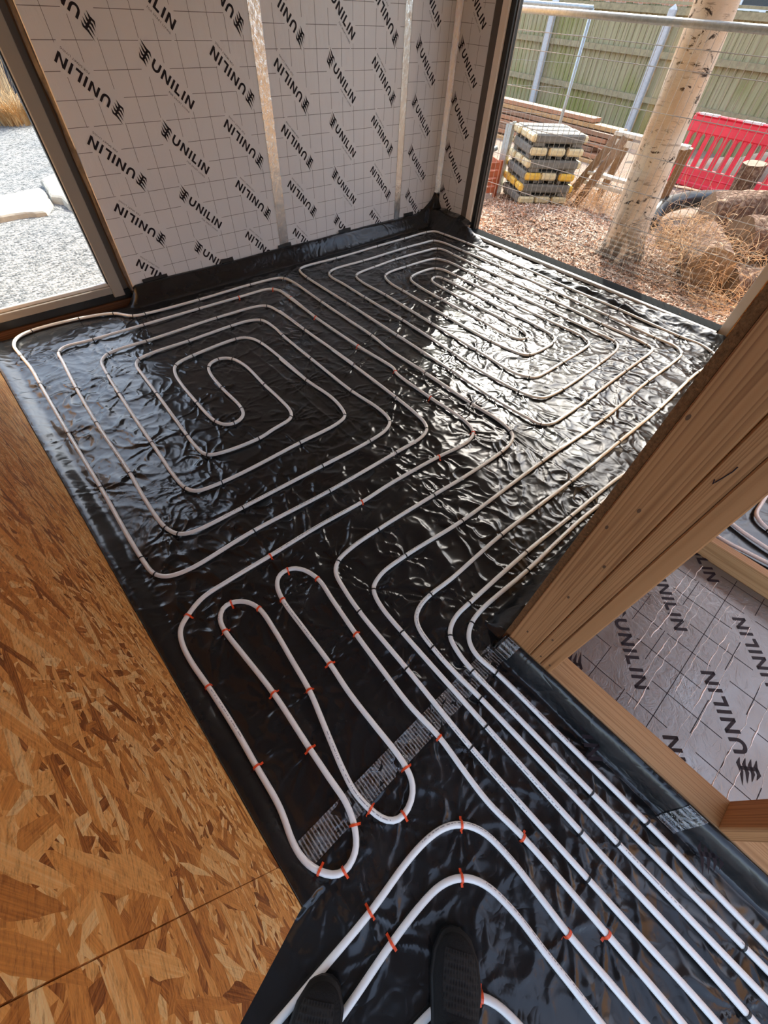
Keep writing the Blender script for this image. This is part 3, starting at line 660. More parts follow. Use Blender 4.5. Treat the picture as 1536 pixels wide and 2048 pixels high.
part(MB().box(XP + .09, XR, -.0285, .0535, .037, ZP), 'bottom_plate', 'cls_x', part_w)
# pencilled tick mark on the stud
tick = [(XP - .0008, y, z) for y, z in ((-0.0415, 0.9313), (-0.0440, 0.9230), (-0.0455, 0.9300), (-0.0483, 0.9429), (-0.0509, 0.9563), (-0.0512, 0.9674))]
part(MB().tube(tick, .0009, 5), 'pencil_mark', 'print', part_w)
# knots
s = Mat('dark_knot', (.10, .045, .018), .6); M['knot'] = s.m
kn = MB().add([(0, .0032 * math.cos(a * .785), .006 * math.sin(a * .785)) for a in range(8)], [tuple(range(8))[::-1]]).mesh('knot', M['knot'])
for y, z in ((.02, .18), (-.045, .24), (.035, .72), (.01, .80), (-.012, .62), (.045, 1.0), (.0, .45), (-.09, .115), (-.055, .12)):
    k_ = link('knot', kn, part_w, (-.0006, y, z))

# ---- loose foil board lying in the next room, far joist and the sheet beyond
PF = lambda a, b, n: (a, b, .03 + n)
fb = insulation(None, 'insulation_board', PF, .79, 1.597, -1.9, -.045, .86, -.402,
     [(.72 + .3 * k, -.232, -1) for k in range(0, 4)] + [(.735 + .29 * k, -.572, 1) for k in range(0, 4)] +
     [(.72 + .3 * k, -.95, -1) for k in range(0, 4)] + [(.735 + .29 * k, -1.3, 1) for k in range(0, 4)], .055, mat='foil', flip=True)
tag(fb, 'silver foil-faced insulation board lying flat behind the stud partition', 'insulation board')
# raised creases pressed into the foil, their glints put in as white colour
s = Mat('foil_crease', (.95, .95, .95), .3, .15); M['crease'] = s.m
for (xa, xb, y) in ((.83, 1.52, -.350), (.83, 1.5, -.325), (.98, 1.45, -.418), (.86, 1.30, -.478), (.80, 1.42, -.505),
                    (.80, 1.55, -.605), (.80, 1.5, -.640), (.95, 1.5, -.255), (1.1, 1.55, -.28), (.82, 1.5, -.70), (1.0, 1.5, -.46)):
    n = int((xb - xa) / .012); pts = []
    for i in range(n + 1):
        xx = xa + (xb - xa) * i / n
        pts.append((xx, y + .004 * float(pn(xx * 28, y * 50, 2)) + .006 * float(pn(xx * 5, y * 50, 4)), .0302))
    rr = [max(.0004, .0018 * (.55 + .9 * float(pn(p[0] * 12, y * 90, 6)))) for p in pts]
    MB().tube(pts, rr, 5).build('foil_crease', M['crease'], fb, True)
far_j = MB().box(1.597, 1.635, -2.4, -.03, -.02, .115, bev=.003).build('floor_joist', M['cls_y'],
    label='pale timber on edge along the far side of the foil board', cat='timber')

# ------------------------------------------------------------------ pipe paths
def path(name):
    pts, clips = PIPES[name]
    ids = {i for i, _ in clips}
    keep = [0]
    for i in range(1, len(pts)):
        d = math.hypot(pts[i][0] - pts[keep[-1]][0], pts[i][1] - pts[keep[-1]][1])
        if d < .022:
            if i in ids and keep[-1] not in ids: keep[-1] = i
            continue
        keep.append(i)
    P = np.array([pts[i] for i in keep])
    P = np.vstack([2 * P[0] - P[1], P, 2 * P[-1] - P[-2]])
    out = []; pos = {}
    for i in range(1, len(P) - 2):
        p0, p1, p2, p3 = P[i - 1:i + 3]
        t0 = 0; t1 = t0 + max(np.linalg.norm(p1 - p0), 1e-4) ** .5; t2 = t1 + max(np.linalg.norm(p2 - p1), 1e-4) ** .5; t3 = t2 + max(np.linalg.norm(p3 - p2), 1e-4) ** .5
        n = max(2, int(np.linalg.norm(p2 - p1) / .014))
        pos[keep[i - 1]] = len(out)
        for t in np.linspace(t1, t2, n, endpoint=False):
            a1 = (t1 - t) / (t1 - t0) * p0 + (t - t0) / (t1 - t0) * p1
            a2 = (t2 - t) / (t2 - t1) * p1 + (t - t1) / (t2 - t1) * p2
            a3 = (t3 - t) / (t3 - t2) * p2 + (t - t2) / (t3 - t2) * p3
            b1 = (t2 - t) / (t2 - t0) * a1 + (t - t0) / (t2 - t0) * a2
            b2 = (t3 - t) / (t3 - t1) * a2 + (t - t1) / (t3 - t1) * a3
            out.append((t2 - t) / (t2 - t1) * b1 + (t - t1) / (t2 - t1) * b2)
    out.append(P[-2])
    Q = np.array(out)
    for _ in range(2):
        Q[1:-1] = Q[1:-1] * .5 + (Q[:-2] + Q[2:]) * .25
    cl = []
    for i, f in clips:
        k = pos.get(i)
        if k is None:
            k = int(np.argmin(((Q - np.array(pts[i])) ** 2).sum(1)))
        cl.append((min(max(k, 1), len(Q) - 2), f))
    return Q, cl
PATHS = {k: path(k) for k in PIPES}
ALLCLIPS = [tuple(PATHS[k][0][i]) for k in PATHS for i, _ in PATHS[k][1] if not k.startswith('far')]

# ------------------------------------------------------------------ black sheet on the floor
def membrane():
    st = .006
    xs = np.arange(-1.6, XR - .005, st); ys = np.arange(-1.6, YB - .004, st)
    X, Y = np.meshgrid(xs, ys, indexing='ij')
    wx = X + .10 * pn(X * 2.1, Y * 2.1, 1); wy = Y + .10 * pn(X * 2.1, Y * 2.1, 2)
    live = .35 + .65 * sstep(-.25, .45, pn(X * .9, Y * .9, 3))
    live = np.maximum(live, sstep(1.2, 2.2, X) * .95)
    live *= np.where(Y < .3, .8, 1.0)
    r1 = (1 - np.abs(pn(wx * 3.3 + .6 * wy, wy * 2.2, 4))) ** 5
    r2 = (1 - np.abs(pn(wx * 7 - 2 * wy, wy * 6 + 2 * wx, 5))) ** 6
    r3 = (1 - np.abs(pn(wx * 15 + 5 * wy, wy * 13 - 4 * wx, 6))) ** 5
    h = live * (.0080 * r1 + .0075 * r2 + .0032 * r3) + .001 * pn(X * 9, Y * 9, 7)
    # pleats pulled towards every clip
    R_ = random.Random(3)
    for cx, cy in ALLCLIPS:
        rad = .17
        i0, i1 = np.searchsorted(xs, (cx - rad, cx + rad)); j0, j1 = np.searchsorted(ys, (cy - rad, cy + rad))
        if i1 <= i0 or j1 <= j0: continue
        dx = X[i0:i1, j0:j1] - cx; dy = Y[i0:i1, j0:j1] - cy
        r = np.hypot(dx, dy) + 1e-6; th = np.arctan2(dy, dx)
        ph = R_.uniform(0, 6.3); n = R_.choice((4, 5, 6, 7, 8)); amp = R_.uniform(.003, .008)
        wig = th + .5 * np.sin(th * 2 + ph) + .6 * pn(X[i0:i1, j0:j1] * 9, Y[i0:i1, j0:j1] * 9, 11)
        ridge = (1 - np.abs(np.sin(wig * n / 2 + ph))) ** 3.5
        env = np.exp(-r / .08) * sstep(.0, .03, r) * sstep(rad, rad * .6, r)
        h[i0:i1, j0:j1] += amp * ridge * env * 2.2 - .002 * np.exp(-(r / .02) ** 2)
    # long straight fold lines of the roll
    for x0, sl, a in ((.93, .02, .003), (1.62, -.03, .0026), (2.45, .02, .0025)):
        d = np.abs(X - (x0 + sl * Y + .01 * pn(Y * 3, Y * 0, 12)))
        h += a * np.exp(-(d / .006) ** 1.5) * (Y > .1)
    h = np.clip(h, -.002, .020); h = np.where(h > .007, .007 + .0045 * np.tanh((h - .007) / .0045), h)
    h = h * (1 - .85 * sstep(YB - .17, YB - .09, Y)) * (1 - .8 * sstep(XP - .09, XP - .05, X) * (Y < .065)) * (1 - .6 * sstep(XL + .11, XL + .06, X) * (Y > -.03))
    # turned up at the edges
    fold = 1 + .12 * pn(X * 6, Y * 2, 9)
    up = .100 * sstep(YB - .12, YB - .012, Y + .004 * pn(X * 3, Y * 0, 10)) * sstep(.60, .72, X)
    up += .007 * sstep(YB - .17, YB - .08, Y) * pn(X * 1.6, Y * 26, 13)
    corner = np.hypot(X - XR, Y - YB)
    up += .05 * sstep(.30, .02, corner) * sstep(YB - .25, YB - .02, Y) + .10 * sstep(.22, .0, corner) * sstep(XR - .25, XR - .02, X) * (.8 + .5 * pn(X * 16, Y * 16, 14))
    kx = sstep(XR - .22, XR - .085, X + .02 * pn(Y * 3.1, Y * 0, 15))
    sag = sstep(1.5, .5, Y)
    up = np.maximum(up, kx * (.026 + .020 * sag + .10 * sstep(2.45, 2.85, Y)) + .022 * np.exp(-((X - (XR - .17 - .05 * sag)) / .035) ** 2) * sstep(2.3, 1.2, Y) * fold)
    up = np.maximum(up, .026 * sstep(XL + .085, XL + .012, X) * (Y > -.03) * (X > XL - .02) * fold)
    up = np.maximum(up, (ZP + .001) * sstep(XP - .055, XP - .006, X + .01 * pn(Y * 4, Y * 0, 16)) * (Y < .065) * (X < XP))
    up = np.maximum(up, .06 * sstep(.15, .08, Y) * (X > XP + .01))
    Z = h + up
    # keep only where the sheet really lies
    cx_, cy_ = xs[:-1] + st / 2, ys[:-1] + st / 2
    CX, CY = np.meshgrid(cx_, cy_, indexing='ij')
    ok = ((CX > XL + .002) & (CY > .074)) | ((CX > XL + .002) & (CX < XP - .003)) | (CY < -.03) & (CX < XP - .003)
    ok &= ~((CX < .69) & (CY > YB - .03))
    ok &= ~((CX > XR - .086) & (CY < 2.70))
    nx, ny = X.shape
    idx = np.arange(nx * ny).reshape(nx, ny)
    F = np.stack([idx[:-1, :-1], idx[1:, :-1], idx[1:, 1:], idx[:-1, 1:]], -1)[ok]
    used = np.unique(F); re = np.full(nx * ny, -1); re[used] = np.arange(len(used))
    V = np.stack([X, Y, Z], -1).reshape(-1, 3)[used]
    return arr_mesh('membrane', V, re[F], M['poly'])
mem = link('polythene_sheet', membrane(), label='glossy black polythene sheet covering the whole floor under the pipes', cat='plastic sheet')
def patch(name, xa, xb, za, zb, y=YB - .004):
    n = 6; vs = []; fs = []
    for i in range(n + 1):
        for j in range(4):
            x = xa + (xb - xa) * i / n; z = za + (zb - za) * j / 3
            vs.append((x, y - .004 * float(pn(x * 25, z * 25, 21)) - .012 * (1 - j / 3) , z + .004 * float(pn(x * 14, 3, 22))))
    for i in range(n):
        for j in range(3): fs.append((i * 4 + j, i * 4 + 4 + j, i * 4 + 5 + j, i * 4 + j + 1))
    return MB().add(vs, fs).build(name, M['gaffer'], mem, True)
for xa, xb in ((.77, .94), (1.34, 1.44), (1.83, 1.95), (2.43, 2.56), (3.20, 3.32), (3.42, 3.52)):
    patch('black_tape', xa, xb, .075, .122)
# second sheet beyond the far joist
xs = np.arange(1.637, XR, .02); ys = np.arange(-2.3, -.03, .02)
X, Y = np.meshgrid(xs, ys, indexing='ij')
Z = .004 * (1 - np.abs(pn(X * 4, Y * 3, 30))) ** 3 + .05 * sstep(1.70, 1.64, X)
nx, ny = X.shape; idx = np.arange(nx * ny).reshape(nx, ny)
F_ = np.stack([idx[:-1, :-1], idx[1:, :-1], idx[1:, 1:], idx[:-1, 1:]], -1).reshape(-1, 4)
link('polythene_sheet', arr_mesh('far_membrane', np.stack([X, Y, Z], -1).reshape(-1, 3), F_, M['poly']),
     label='black polythene sheet on the floor beyond the foil board and far timber', cat='plastic sheet')

# ------------------------------------------------------------------ pipes and clips
PR_ = .0083; PZ = .0155
def pipe_mesh(name, Q):
    n = 12; N = len(Q)
    T = np.gradient(Q, axis=0); T /= np.linalg.norm(T, axis=1)[:, None]
    S = np.stack([T[:, 1], -T[:, 0]], 1)
    u = np.concatenate([[0], np.cumsum(np.linalg.norm(np.diff(Q, axis=0), axis=1))])
    zz = PZ + .0012 * np.array([float(pn(a * 2.3, len(name) * 3.1, 33)) for a in u])
    a = 2 * np.pi * np.arange(n) / n
    V = np.zeros((N, n, 3))
    V[:, :, 0] = Q[:, 0, None] + S[:, 0, None] * np.cos(a) * PR_
    V[:, :, 1] = Q[:, 1, None] + S[:, 1, None] * np.cos(a) * PR_
    V[:, :, 2] = zz[:, None] + np.sin(a) * PR_
    i, k = np.meshgrid(np.arange(N - 1), np.arange(n), indexing='ij'); k2 = (k + 1) % n
    F = np.stack([i * n + k, (i + 1) * n + k, (i + 1) * n + k2, i * n + k2], -1).reshape(-1, 4)
    uv = np.stack([np.stack([u[i], k / n], -1), np.stack([u[i + 1], k / n], -1), np.stack([u[i + 1], (k + 1) / n], -1), np.stack([u[i], (k + 1) / n], -1)], 2).reshape(-1, 2)
    return arr_mesh(name, V.reshape(-1, 3), F, M['pipe'], True, uv), zz
def clip_mesh(name, mat, w, reach, r, t):
    pr = [(-reach, -PZ + .003), (-r - .002, -PZ + .004), (-r, 0)]
    pr += [(r * math.cos(a), r * math.sin(a)) for a in np.linspace(math.pi, 0, 9)[1:-1]]
    pr += [(r, 0), (r + .002, -PZ + .004), (reach, -PZ + .003)]
    mb = MB(); n = len(pr); vs = []
    for i, (y, z) in enumerate(pr):
        p0 = pr[max(i - 1, 0)]; p1 = pr[min(i + 1, n - 1)]
        dx, dz = p1[0] - p0[0], p1[1] - p0[1]; L = math.hypot(dx, dz)
        ny, nz = -dz / L * t, dx / L * t
        vs += [(-w / 2, y, z), (w / 2, y, z), (w / 2, y + ny, z + nz), (-w / 2, y + ny, z + nz)]
    fs = []
    for i in range(n - 1):
        b = i * 4
        for k in range(4): fs.append((b + k, b + (k + 1) % 4, b + 4 + (k + 1) % 4, b + 4 + k))
    fs += [(0, 3, 2, 1), tuple((n - 1) * 4 + k for k in range(4))]
    return mb.add(vs, fs).mesh(name, M[mat])
CLIP = {'k': clip_mesh('black_clip', 'clip_black', .0048, .0155, PR_ + .0002, .0014),
        'o': clip_mesh('orange_clip', 'clip_orange', .0062, .0185, PR_ + .0002, .0018)}
PLABEL = {'left': 'long white pipe spiralling on the left, ending in the orange-clipped zigzag',
          'right': 'long white pipe spiralling in the sunlit part beside the big window',
          'passageA': 'white pipe, second from the stud partition, running along the passage',
          'passageB': 'white pipe nearest the stud partition, running along the passage',
          'archOuter': 'white pipe arching over towards the left shoe, the outer of the two bends',
          'archInner': 'white pipe arching between the two shoes, the inner of the two bends',
          'archThird': 'short visible end of white pipe curving beside the right shoe',
          'farA': 'white pipe bending sharply on the sheet beyond the foil board, furthest right',
          'farB': 'straight white pipe on the sheet beyond the foil board',
          'farC': 'white pipe half hidden against the far timber'}
R_ = random.Random(5)
for key in PATHS:
    Q, cl = PATHS[key]
    me, zz = pipe_mesh('heating_pipe', Q)
    po = link('heating_pipe', me, label=PLABEL[key], cat='pipe', group='underfloor heating pipes')
    for k, fl in cl:
        d = Q[min(k + 1, len(Q) - 1)] - Q[max(k - 1, 0)]
        link('pipe_clip', CLIP[fl], po, (Q[k][0], Q[k][1], zz[k] + .0002), (0, 0, math.atan2(d[1], d[0]) + R_.uniform(-.12, .12)),
             label='orange plastic clip' if fl == 'o' else 'black plastic clip')

# ------------------------------------------------------------------ clear tapes
def flat_tape(pts, wid, z, rot_name, label, mat='clear_tape', res=.012):
    a, b = Vector((*pts[0], 0)), Vector((*pts[1], 0)); d = b - a; L = d.length; n = int(L / res); m = 6
    vs = []; fs = []
    for i in range(n + 1):
        for j in range(m + 1):
            x = L * i / n; y = (j / m - .5) * wid
            vs.append((x, y, z + .0045 + .0022 * float(pn(x * 16 + y * 9, y * 30, 41)) + .001 * float(pn(x * 60, y * 60, 42))))
    for i in range(n):
        for j in range(m):
            k = i * (m + 1) + j; fs.append((k, k + m + 1, k + m + 2, k + 1))
    o = MB().add(vs, fs).build('clear_tape', M[mat], None, True)
    o.location = (a.x, a.y, 0); o.rotation_euler = (0, 0, math.atan2(d.y, d.x))
    return tag(o, label, 'tape')
flat_tape(((-.185, .052), (.66, .050)), .066, .004, 'tape', 'clear ribbed tape joining the sheets right across the passage floor')
def drape_tape(xa, xb, ya, yb, skew, label):
    """small square of tape following the turned-up edge of the sheet"""
    vs = []; fs = []; n = 12
    for i in range(n + 1):
        for j in range(n + 1):
            x = xa + (xb - xa) * i / n; y = ya + (yb - ya) * j / n + skew * i / n
            vs.append((x, y, .006 + (ZP + .001) * float(sstep(XP - .06, XP - .006, np.array(x + .004))) + .001 * float(pn(x * 90, y * 90, 43))))
    for i in range(n):
        for j in range(n):
            k = i * (n + 1) + j; fs.append((k, k + n + 1, k + n + 2, k + 1))
    return tag(MB().add(vs, fs).build('clear_tape', M['clear_tape'], None, True), label, 'tape')
drape_tape(.630, .688, -.585, -.535, -.02, 'small square of clear ribbed tape stuck beside the partition plate')
drape_tape(.650, .694, .010, .058, -.005, 'small square of clear ribbed tape at the foot of the big stud')

# ------------------------------------------------------------------ shoes
s = Mat('black_knit', (.006, .006, .0065), .75, 0, .25)
vv = s.vor(s.co((1, .55, 1)), 165, 'F1', rand=.12)
s.set('Base Color', s.ramp(vv, [(.25, (.003, .003, .003)), (.5, (.014, .013, .012))]))
s.bump(vv, .7, .003); M['knit'] = s.m
M['shoe'] = m_plain('black_fabric', (.006, .006, .006), .8, 0, .25, bump=.4, bs=300)
M['sole'] = m_plain('black_rubber', (.005, .005, .005), .6, 0, .3, bump=.2, bs=120)
def shoe(loc, heading, label, mirror=1):
    e = empty('shoe', (0, 0, 0), label, 'shoe', 'black trainers')
    L = .30
    def half(t):                                   # half width along the shoe, t 0 heel .. 1 toe
        k = [(0, .018), (.03, .030), (.12, .038), (.35, .038), (.55, .047), (.72, .0535), (.86, .048), (.94, .036), (.985, .02), (1, .008)]
        return float(np.interp(t, [a for a, _ in k], [b for _, b in k]))
    def top(t):
        k = [(0, .085), (.12, .098), (.30, .095), (.42, .088), (.55, .076), (.70, .062), (.85, .052), (.95, .043), (1, .028)]
        return float(np.interp(t, [a for a, _ in k], [b for _, b in k]))
    def curve(t): return mirror * .010 * math.sin(math.pi * t) - mirror * .008 * t
    n, m = 30, 14; up = MB(); vs = []; fs = []
    for i in range(n + 1):
        t = 1 - (1 - i / n) ** 1.25; w = half(t); hh = top(t)
        for j in range(m + 1):
            a = math.pi * j / m
            ca, sa = math.cos(a), math.sin(a)
            vs.append((curve(t) + w * math.copysign(abs(ca) ** .8, ca), (t - 1) * L, .018 + (hh - .018) * sa ** .75))
    for i in range(n):
        for j in range(m):
            k = i * (m + 1) + j; fs.append((k, k + 1, k + m + 2, k + m + 1))
    up.add(vs, fs); up.add([vs[j] for j in range(m + 1)], [tuple(range(m + 1))])
    sole = MB(); ring = []
    N = 44
    for i in range(N):
        t = i / (N - 1); ring.append((curve(t) + half(t) + .004, (t - 1) * L + (.004 if t > .95 else 0)))
    for i in range(N):
        t = 1 - i / (N - 1); ring.append((curve(t) - half(t) - .004, (t - 1) * L + (.004 if t > .95 else 0)))
    R = len(ring)
    zs = [(.0, .985), (.006, 1.0), (.020, 1.0), (.026, .97)]
    vs = []
    for z, sc in zs:
        for x, y in ring: vs.append((x * sc, y, z + (.006 * max(0, (y + .04) / .04) if y > -.04 else 0)))
    fs = []
    for q_ in range(len(zs) - 1):
        for i in range(R): fs.append((q_ * R + i, q_ * R + (i + 1) % R, (q_ + 1) * R + (i + 1) % R, (q_ + 1) * R + i))
    fs += [tuple(range(R))[::-1], tuple((len(zs) - 1) * R + i for i in range(R))]
    sole.add(vs, fs)
    # vamp: knitted panel proud of the upper
    vp = MB(); vs = []; fs = []
    for i in range(13):
        t = .60 + .30 * i / 12; w = half(t); hh = top(t)
        for j in range(9):
            a = math.pi * (.20 + .50 * j / 8) if mirror > 0 else math.pi * (.30 + .50 * j / 8)
            ca, sa = math.cos(a), math.sin(a)
            vs.append((curve(t) + (w + .0012) * math.copysign(abs(ca) ** .8, ca), (t - 1) * L, .0195 + (hh - .018) * sa ** .75))
    for i in range(12):
        for j in range(8):
            k = i * 9 + j; fs.append((k, k + 1, k + 10, k + 9))
    vp.add(vs, fs)
    parts = [sole.build('sole', M['sole'], e, True), up.build('upper', M['shoe'], e, True), vp.build('knit_panel', M['knit'], e, True)]
    for q_ in range(5):
        t = .36 + q_ * .045; w = half(t) * .55; zt = top(t)
        parts.append(MB().tube([(curve(t) + w * c, (t - 1) * L, zt * (1 - .10 * c * c) + .002) for c in (-1, -.6, -.2, .2, .6, 1)], .003, 6).build('lace', M['shoe'], e, True))
    col = MB().tube([(curve(.12) + .031 * math.cos(a), -.245 + .05 * math.sin(a), .094 + .008 * abs(math.sin(a))) for a in np.linspace(0, 2 * math.pi, 25)], .007, 8, cap=False)
    col.build('collar', M['shoe'], e, True)
    e.location = (*loc, .010); e.rotation_euler = (0, 0, heading)
    return e
hd = math.atan2(.57, .82) - math.pi / 2
shoe((.052, -.305), hd, 'black knitted trainer on the right, the one showing more of its toe', 1)
shoe((-.228, -.148), hd + .10, 'black knitted trainer on the left, only its toe cap in view', -1)
# ------------------------------------------------------------------ outside
s = Mat('brown_soil', rough=.95, spec=.1)
n1 = s.noise(s.co(), 9, 6, .7); n2 = s.noise(s.co(), 70, 4, .7)
s.set('Base Color', s.mix(s.ramp(n2, [(.35, (0,) * 3), (.65, (1,) * 3)]), s.ramp(n1, [(.3, (.17, .11, .085)), (.7, (.32, .23, .175))]), (.48, .37, .29)))
s.bump(n2, .8, .03); M['soil'] = s.m
s = Mat('pale_gravel', rough=.9, spec=.2)
vc = s.vor(s.co((1, 1.0, 1)), 46, out='Color'); vd = s.vor(s.co(), 46)
vf = s.vor(s.co(), 120, out='Color')
g = s.math('ADD', s.math('MULTIPLY', sep(s, vc, 0), .6), s.math('MULTIPLY', sep(s, vf, 1), .4))
col = s.ramp(g, [(.08, (.04, .043, .046)), (.35, (.13, .14, .145)), (.65, (.24, .245, .24)), (.95, (.40, .39, .37))])
big = s.noise(s.co(), 1.6, 3)
col = s.mix(.5, col, s.ramp(big, [(.35, (.72, .76, .80)), (.65, (1, .97, .92))]), 'MULTIPLY')
s.set('Base Color', col); s.bump(s.math('SUBTRACT', 1.0, vd), .9, .012); M['gravel'] = s.m

def sheet_mesh(name, x0, x1, y0, y1, st, hf, mat):
    xs = np.arange(x0, x1 + 1e-6, st); ys = np.arange(y0, y1 + 1e-6, st)
    X, Y = np.meshgrid(xs, ys, indexing='ij'); Z = hf(X, Y)
    nx, ny = X.shape; idx = np.arange(nx * ny).reshape(nx, ny)
    F = np.stack([idx[:-1, :-1], idx[1:, :-1], idx[1:, 1:], idx[:-1, 1:]], -1).reshape(-1, 4)
    return arr_mesh(name, np.stack([X, Y, Z], -1).reshape(-1, 3), F, mat)
def yard_h(X, Y):
    h = -.02 + .02 * pn(X * 1.3, Y * 1.3, 51) + .012 * pn(X * 6, Y * 6, 52)
    h = h + .10 * np.exp(-((X - 4.65) / .42) ** 2 - ((Y - 2.45) / .62) ** 2)          # heap of chippings
    h = h + .07 * np.exp(-((X - 4.55) / .35) ** 2 - ((Y - 1.15) / .40) ** 2)
    return h
link('ground', sheet_mesh('yard', XR + .13, 16, -3.5, 14, .08, yard_h, M['soil']), kind='structure', label='brown bare earth of the yard', cat='ground')
link('ground', sheet_mesh('gravel_area', -9, XR + .12, YB + .14, 16, .12, lambda X, Y: -.01 + .015 * pn(X * .8, Y * .8, 53), M['gravel']), kind='structure',
     label='pale grey gravel seen through the left window', cat='ground')

# broken pale slabs in the gravel
M['slab'] = m_plain('cream_stone', (.40, .38, .32), .85, var=.25, vs=14, bump=.9, bs=18)
def slab(pts, z0, z1, label):
    cx = sum(p[0] for p in pts) / len(pts); cy = sum(p[1] for p in pts) / len(pts)
    edge = []
    for i in range(len(pts)):
        a, b = pts[i], pts[(i + 1) % len(pts)]
        for k in range(6):
            t = k / 6; x = a[0] + (b[0] - a[0]) * t; y = a[1] + (b[1] - a[1]) * t
            w = .035 * float(pn(x * 5, y * 5, 54)); edge.append((x + w, y + w))
    n = len(edge); vs = []
    for z, k in ((z0, 1.02), (z1 - .012, 1.0), (z1, .965)):
        for x, y in edge: vs.append((cx + (x - cx) * k, cy + (y - cy) * k, z + .008 * float(pn(x * 4, y * 4, 55))))
    vs.append((cx, cy, z1 + .006))
    fs = [(r * n + i, r * n + (i + 1) % n, (r + 1) * n + (i + 1) % n, (r + 1) * n + i) for r in (0, 1) for i in range(n)]
    fs += [(2 * n + i, 2 * n + (i + 1) % n, 3 * n) for i in range(n)]
    tag(MB().add(vs, fs).build('stone_slab', M['slab'], None, False), label, 'stone slab', 'broken slabs in the gravel')
slab([(.95, 5.22), (1.6, 5.1), (2.1, 5.5), (2.0, 6.5), (1.3, 6.55), (.93, 6.2), (.86, 5.6)], -.03, .045, 'large cream broken slab lying in the gravel beside the window frame')
slab([(-.6, 5.2), (.2, 5.28), (.7, 5.26), (.84, 5.6), (.85, 5.95), (.3, 5.85), (-.6, 5.75)], -.03, .03, 'flatter cream broken slab lying left of the large slab')

# tufts of dry grass behind the gravel
M['straw'] = m_plain('dry_straw', (.52, .33, .15), .8, 0, .2, var=.45, vs=3)
M['straw_pale'] = m_plain('pale_straw', (.60, .47, .30), .8, 0, .2, var=.3, vs=3)
def tuft(cx, cy, rad, ht, nb, mat, label, seed, lean=.5, name='dry_grass_tuft', w=.006):
    R_ = random.Random(seed); mb = MB()
    for _ in range(nb):
        a = R_.uniform(0, 6.283); r = rad * .55 * math.sqrt(R_.random()); x, y = cx + r * math.cos(a), cy + r * math.sin(a)
        h = ht * R_.uniform(.45, 1); da = a + R_.uniform(-.9, .9); l = lean * R_.uniform(.2, 1.2) * h
        pw = w * R_.uniform(.5, 1.2); sx, sy = -math.sin(da) * pw, math.cos(da) * pw
        vs = []
        for q_ in range(4):
            t = q_ / 3; k = (1 - t * .9)
            px, py, pz = x + math.cos(da) * l * t * t, y + math.sin(da) * l * t * t, h * (t - .25 * lean * t * t * t)
            vs += [(px - sx * k, py - sy * k, pz), (px + sx * k, py + sy * k, pz)]
        mb.add(vs, [(2 * i, 2 * i + 1, 2 * i + 3, 2 * i + 2) for i in range(3)])
    e = empty(name, (cx, cy, -.02), label, 'grass')
    part(mb, 'blades', mat, e)
    part(MB().tube([(cx, cy, -.05), (cx, cy, .04)], [rad * .3, rad * .15], 8), 'root_clump', 'soil', e)
tuft(1.45, 9.3, .55, .42, 700, 'straw', 'orange-brown tuft of dry grass at the far edge of the gravel', 1, 1.1)
tuft(2.3, 9.6, .5, .40, 450, 'straw', 'second orange-brown grass tuft, hidden more by the window frame', 2, 1.1)
tuft(1.5, 10.1, .4, 1.25, 130, 'straw_pale', 'tall pale dry stalks standing behind the grass tuft', 3, .25, w=.010)
M['dark_hedge'] = m_plain('dark_blue_grey_board', (.045, .05, .065), .9, var=.4, vs=3)
hb = empty('bush_stand_in', (1.4, 11.6, 0), 'dark blue-grey boarded block standing in for the bush behind the dry grass', 'shed')  # boarded block made up in place of a dark bush
for k in range(18):
    part(MB().box(-1.0 + k * .25, -.76 + k * .25, 11.5, 11.55 + .01 * (k % 2), -.05, 2.1), 'board', 'dark_hedge', hb)
part(MB().box(-1.1, 3.6, 11.35, 13.2, 2.1, 2.2), 'roof', 'dark_hedge', hb)

# ---- close-boarded fence with pale posts
M['fence'] = None
s = Mat('green_weathered_boards', rough=.9, spec=.15)
g1 = s.noise(s.co((1, 8, .35)), 3.0, 4, .6); g2 = s.noise(s.co((1, 60, 1.6)), 1.0, 3, .6)
zc = s.n('SeparateXYZ', {'Vector': s.n('TexCoord').outputs['Object']}).outputs[2]
alg = s.math('ADD', s.noise(s.co(), 1.1, 3), s.math('MULTIPLY', zc, -.16))
c = s.ramp(s.math('ADD', s.math('MULTIPLY', g1, .5), s.math('MULTIPLY', g2, .5)), [(.3, (.21, .185, .10)), (.5, (.34, .31, .185)), (.72, (.47, .42, .28))])
c = s.mix(s.ramp(alg, [(.36, (0,) * 3), (.58, (.75,) * 3)]), c, (.21, .23, .055))
s.set('Base Color', c); s.bump(g2, .4, .004); M['fence'] = s.m
M['post'] = m_plain('pale_grey_post', (.50, .52, .54), .7, var=.2, vs=30)
M['rail'] = m_plain('weathered_rail', (.33, .285, .17), .9, var=.35, vs=18)
def fx(y): return 10.18 + .115 * (y - 4.51)
fe = empty('timber_fence', (10.2, 4.5, 0), 'green weathered close-boarded timber fence across the yard', 'fence')
y = -1.6; k = 0
R_ = random.Random(9)
while y < 10.5:
    w = .112 + R_.uniform(-.006, .008); x = fx(y) + .10
    tl = R_.uniform(-.008, .008)
    mb = MB(); d = .115 * w
    a = (x + .004, y); b = (x + d + .020, y + w + .014)
    vs = [(a[0], a[1], -.1), (b[0], b[1], -.1), (b[0], b[1], 1.47 + tl), (a[0], a[1], 1.47 + tl),
          (a[0] + .018, a[1], -.1), (b[0] + .008, b[1], -.1), (b[0] + .008, b[1], 1.47 + tl), (a[0] + .018, a[1], 1.47 + tl)]
    mb.add(vs, [(3, 2, 1, 0), (4, 5, 6, 7), (0, 1, 5, 4), (2, 3, 7, 6), (0, 4, 7, 3), (1, 2, 6, 5)])
    part(mb, 'board', 'fence', fe); y += w - .004; k += 1
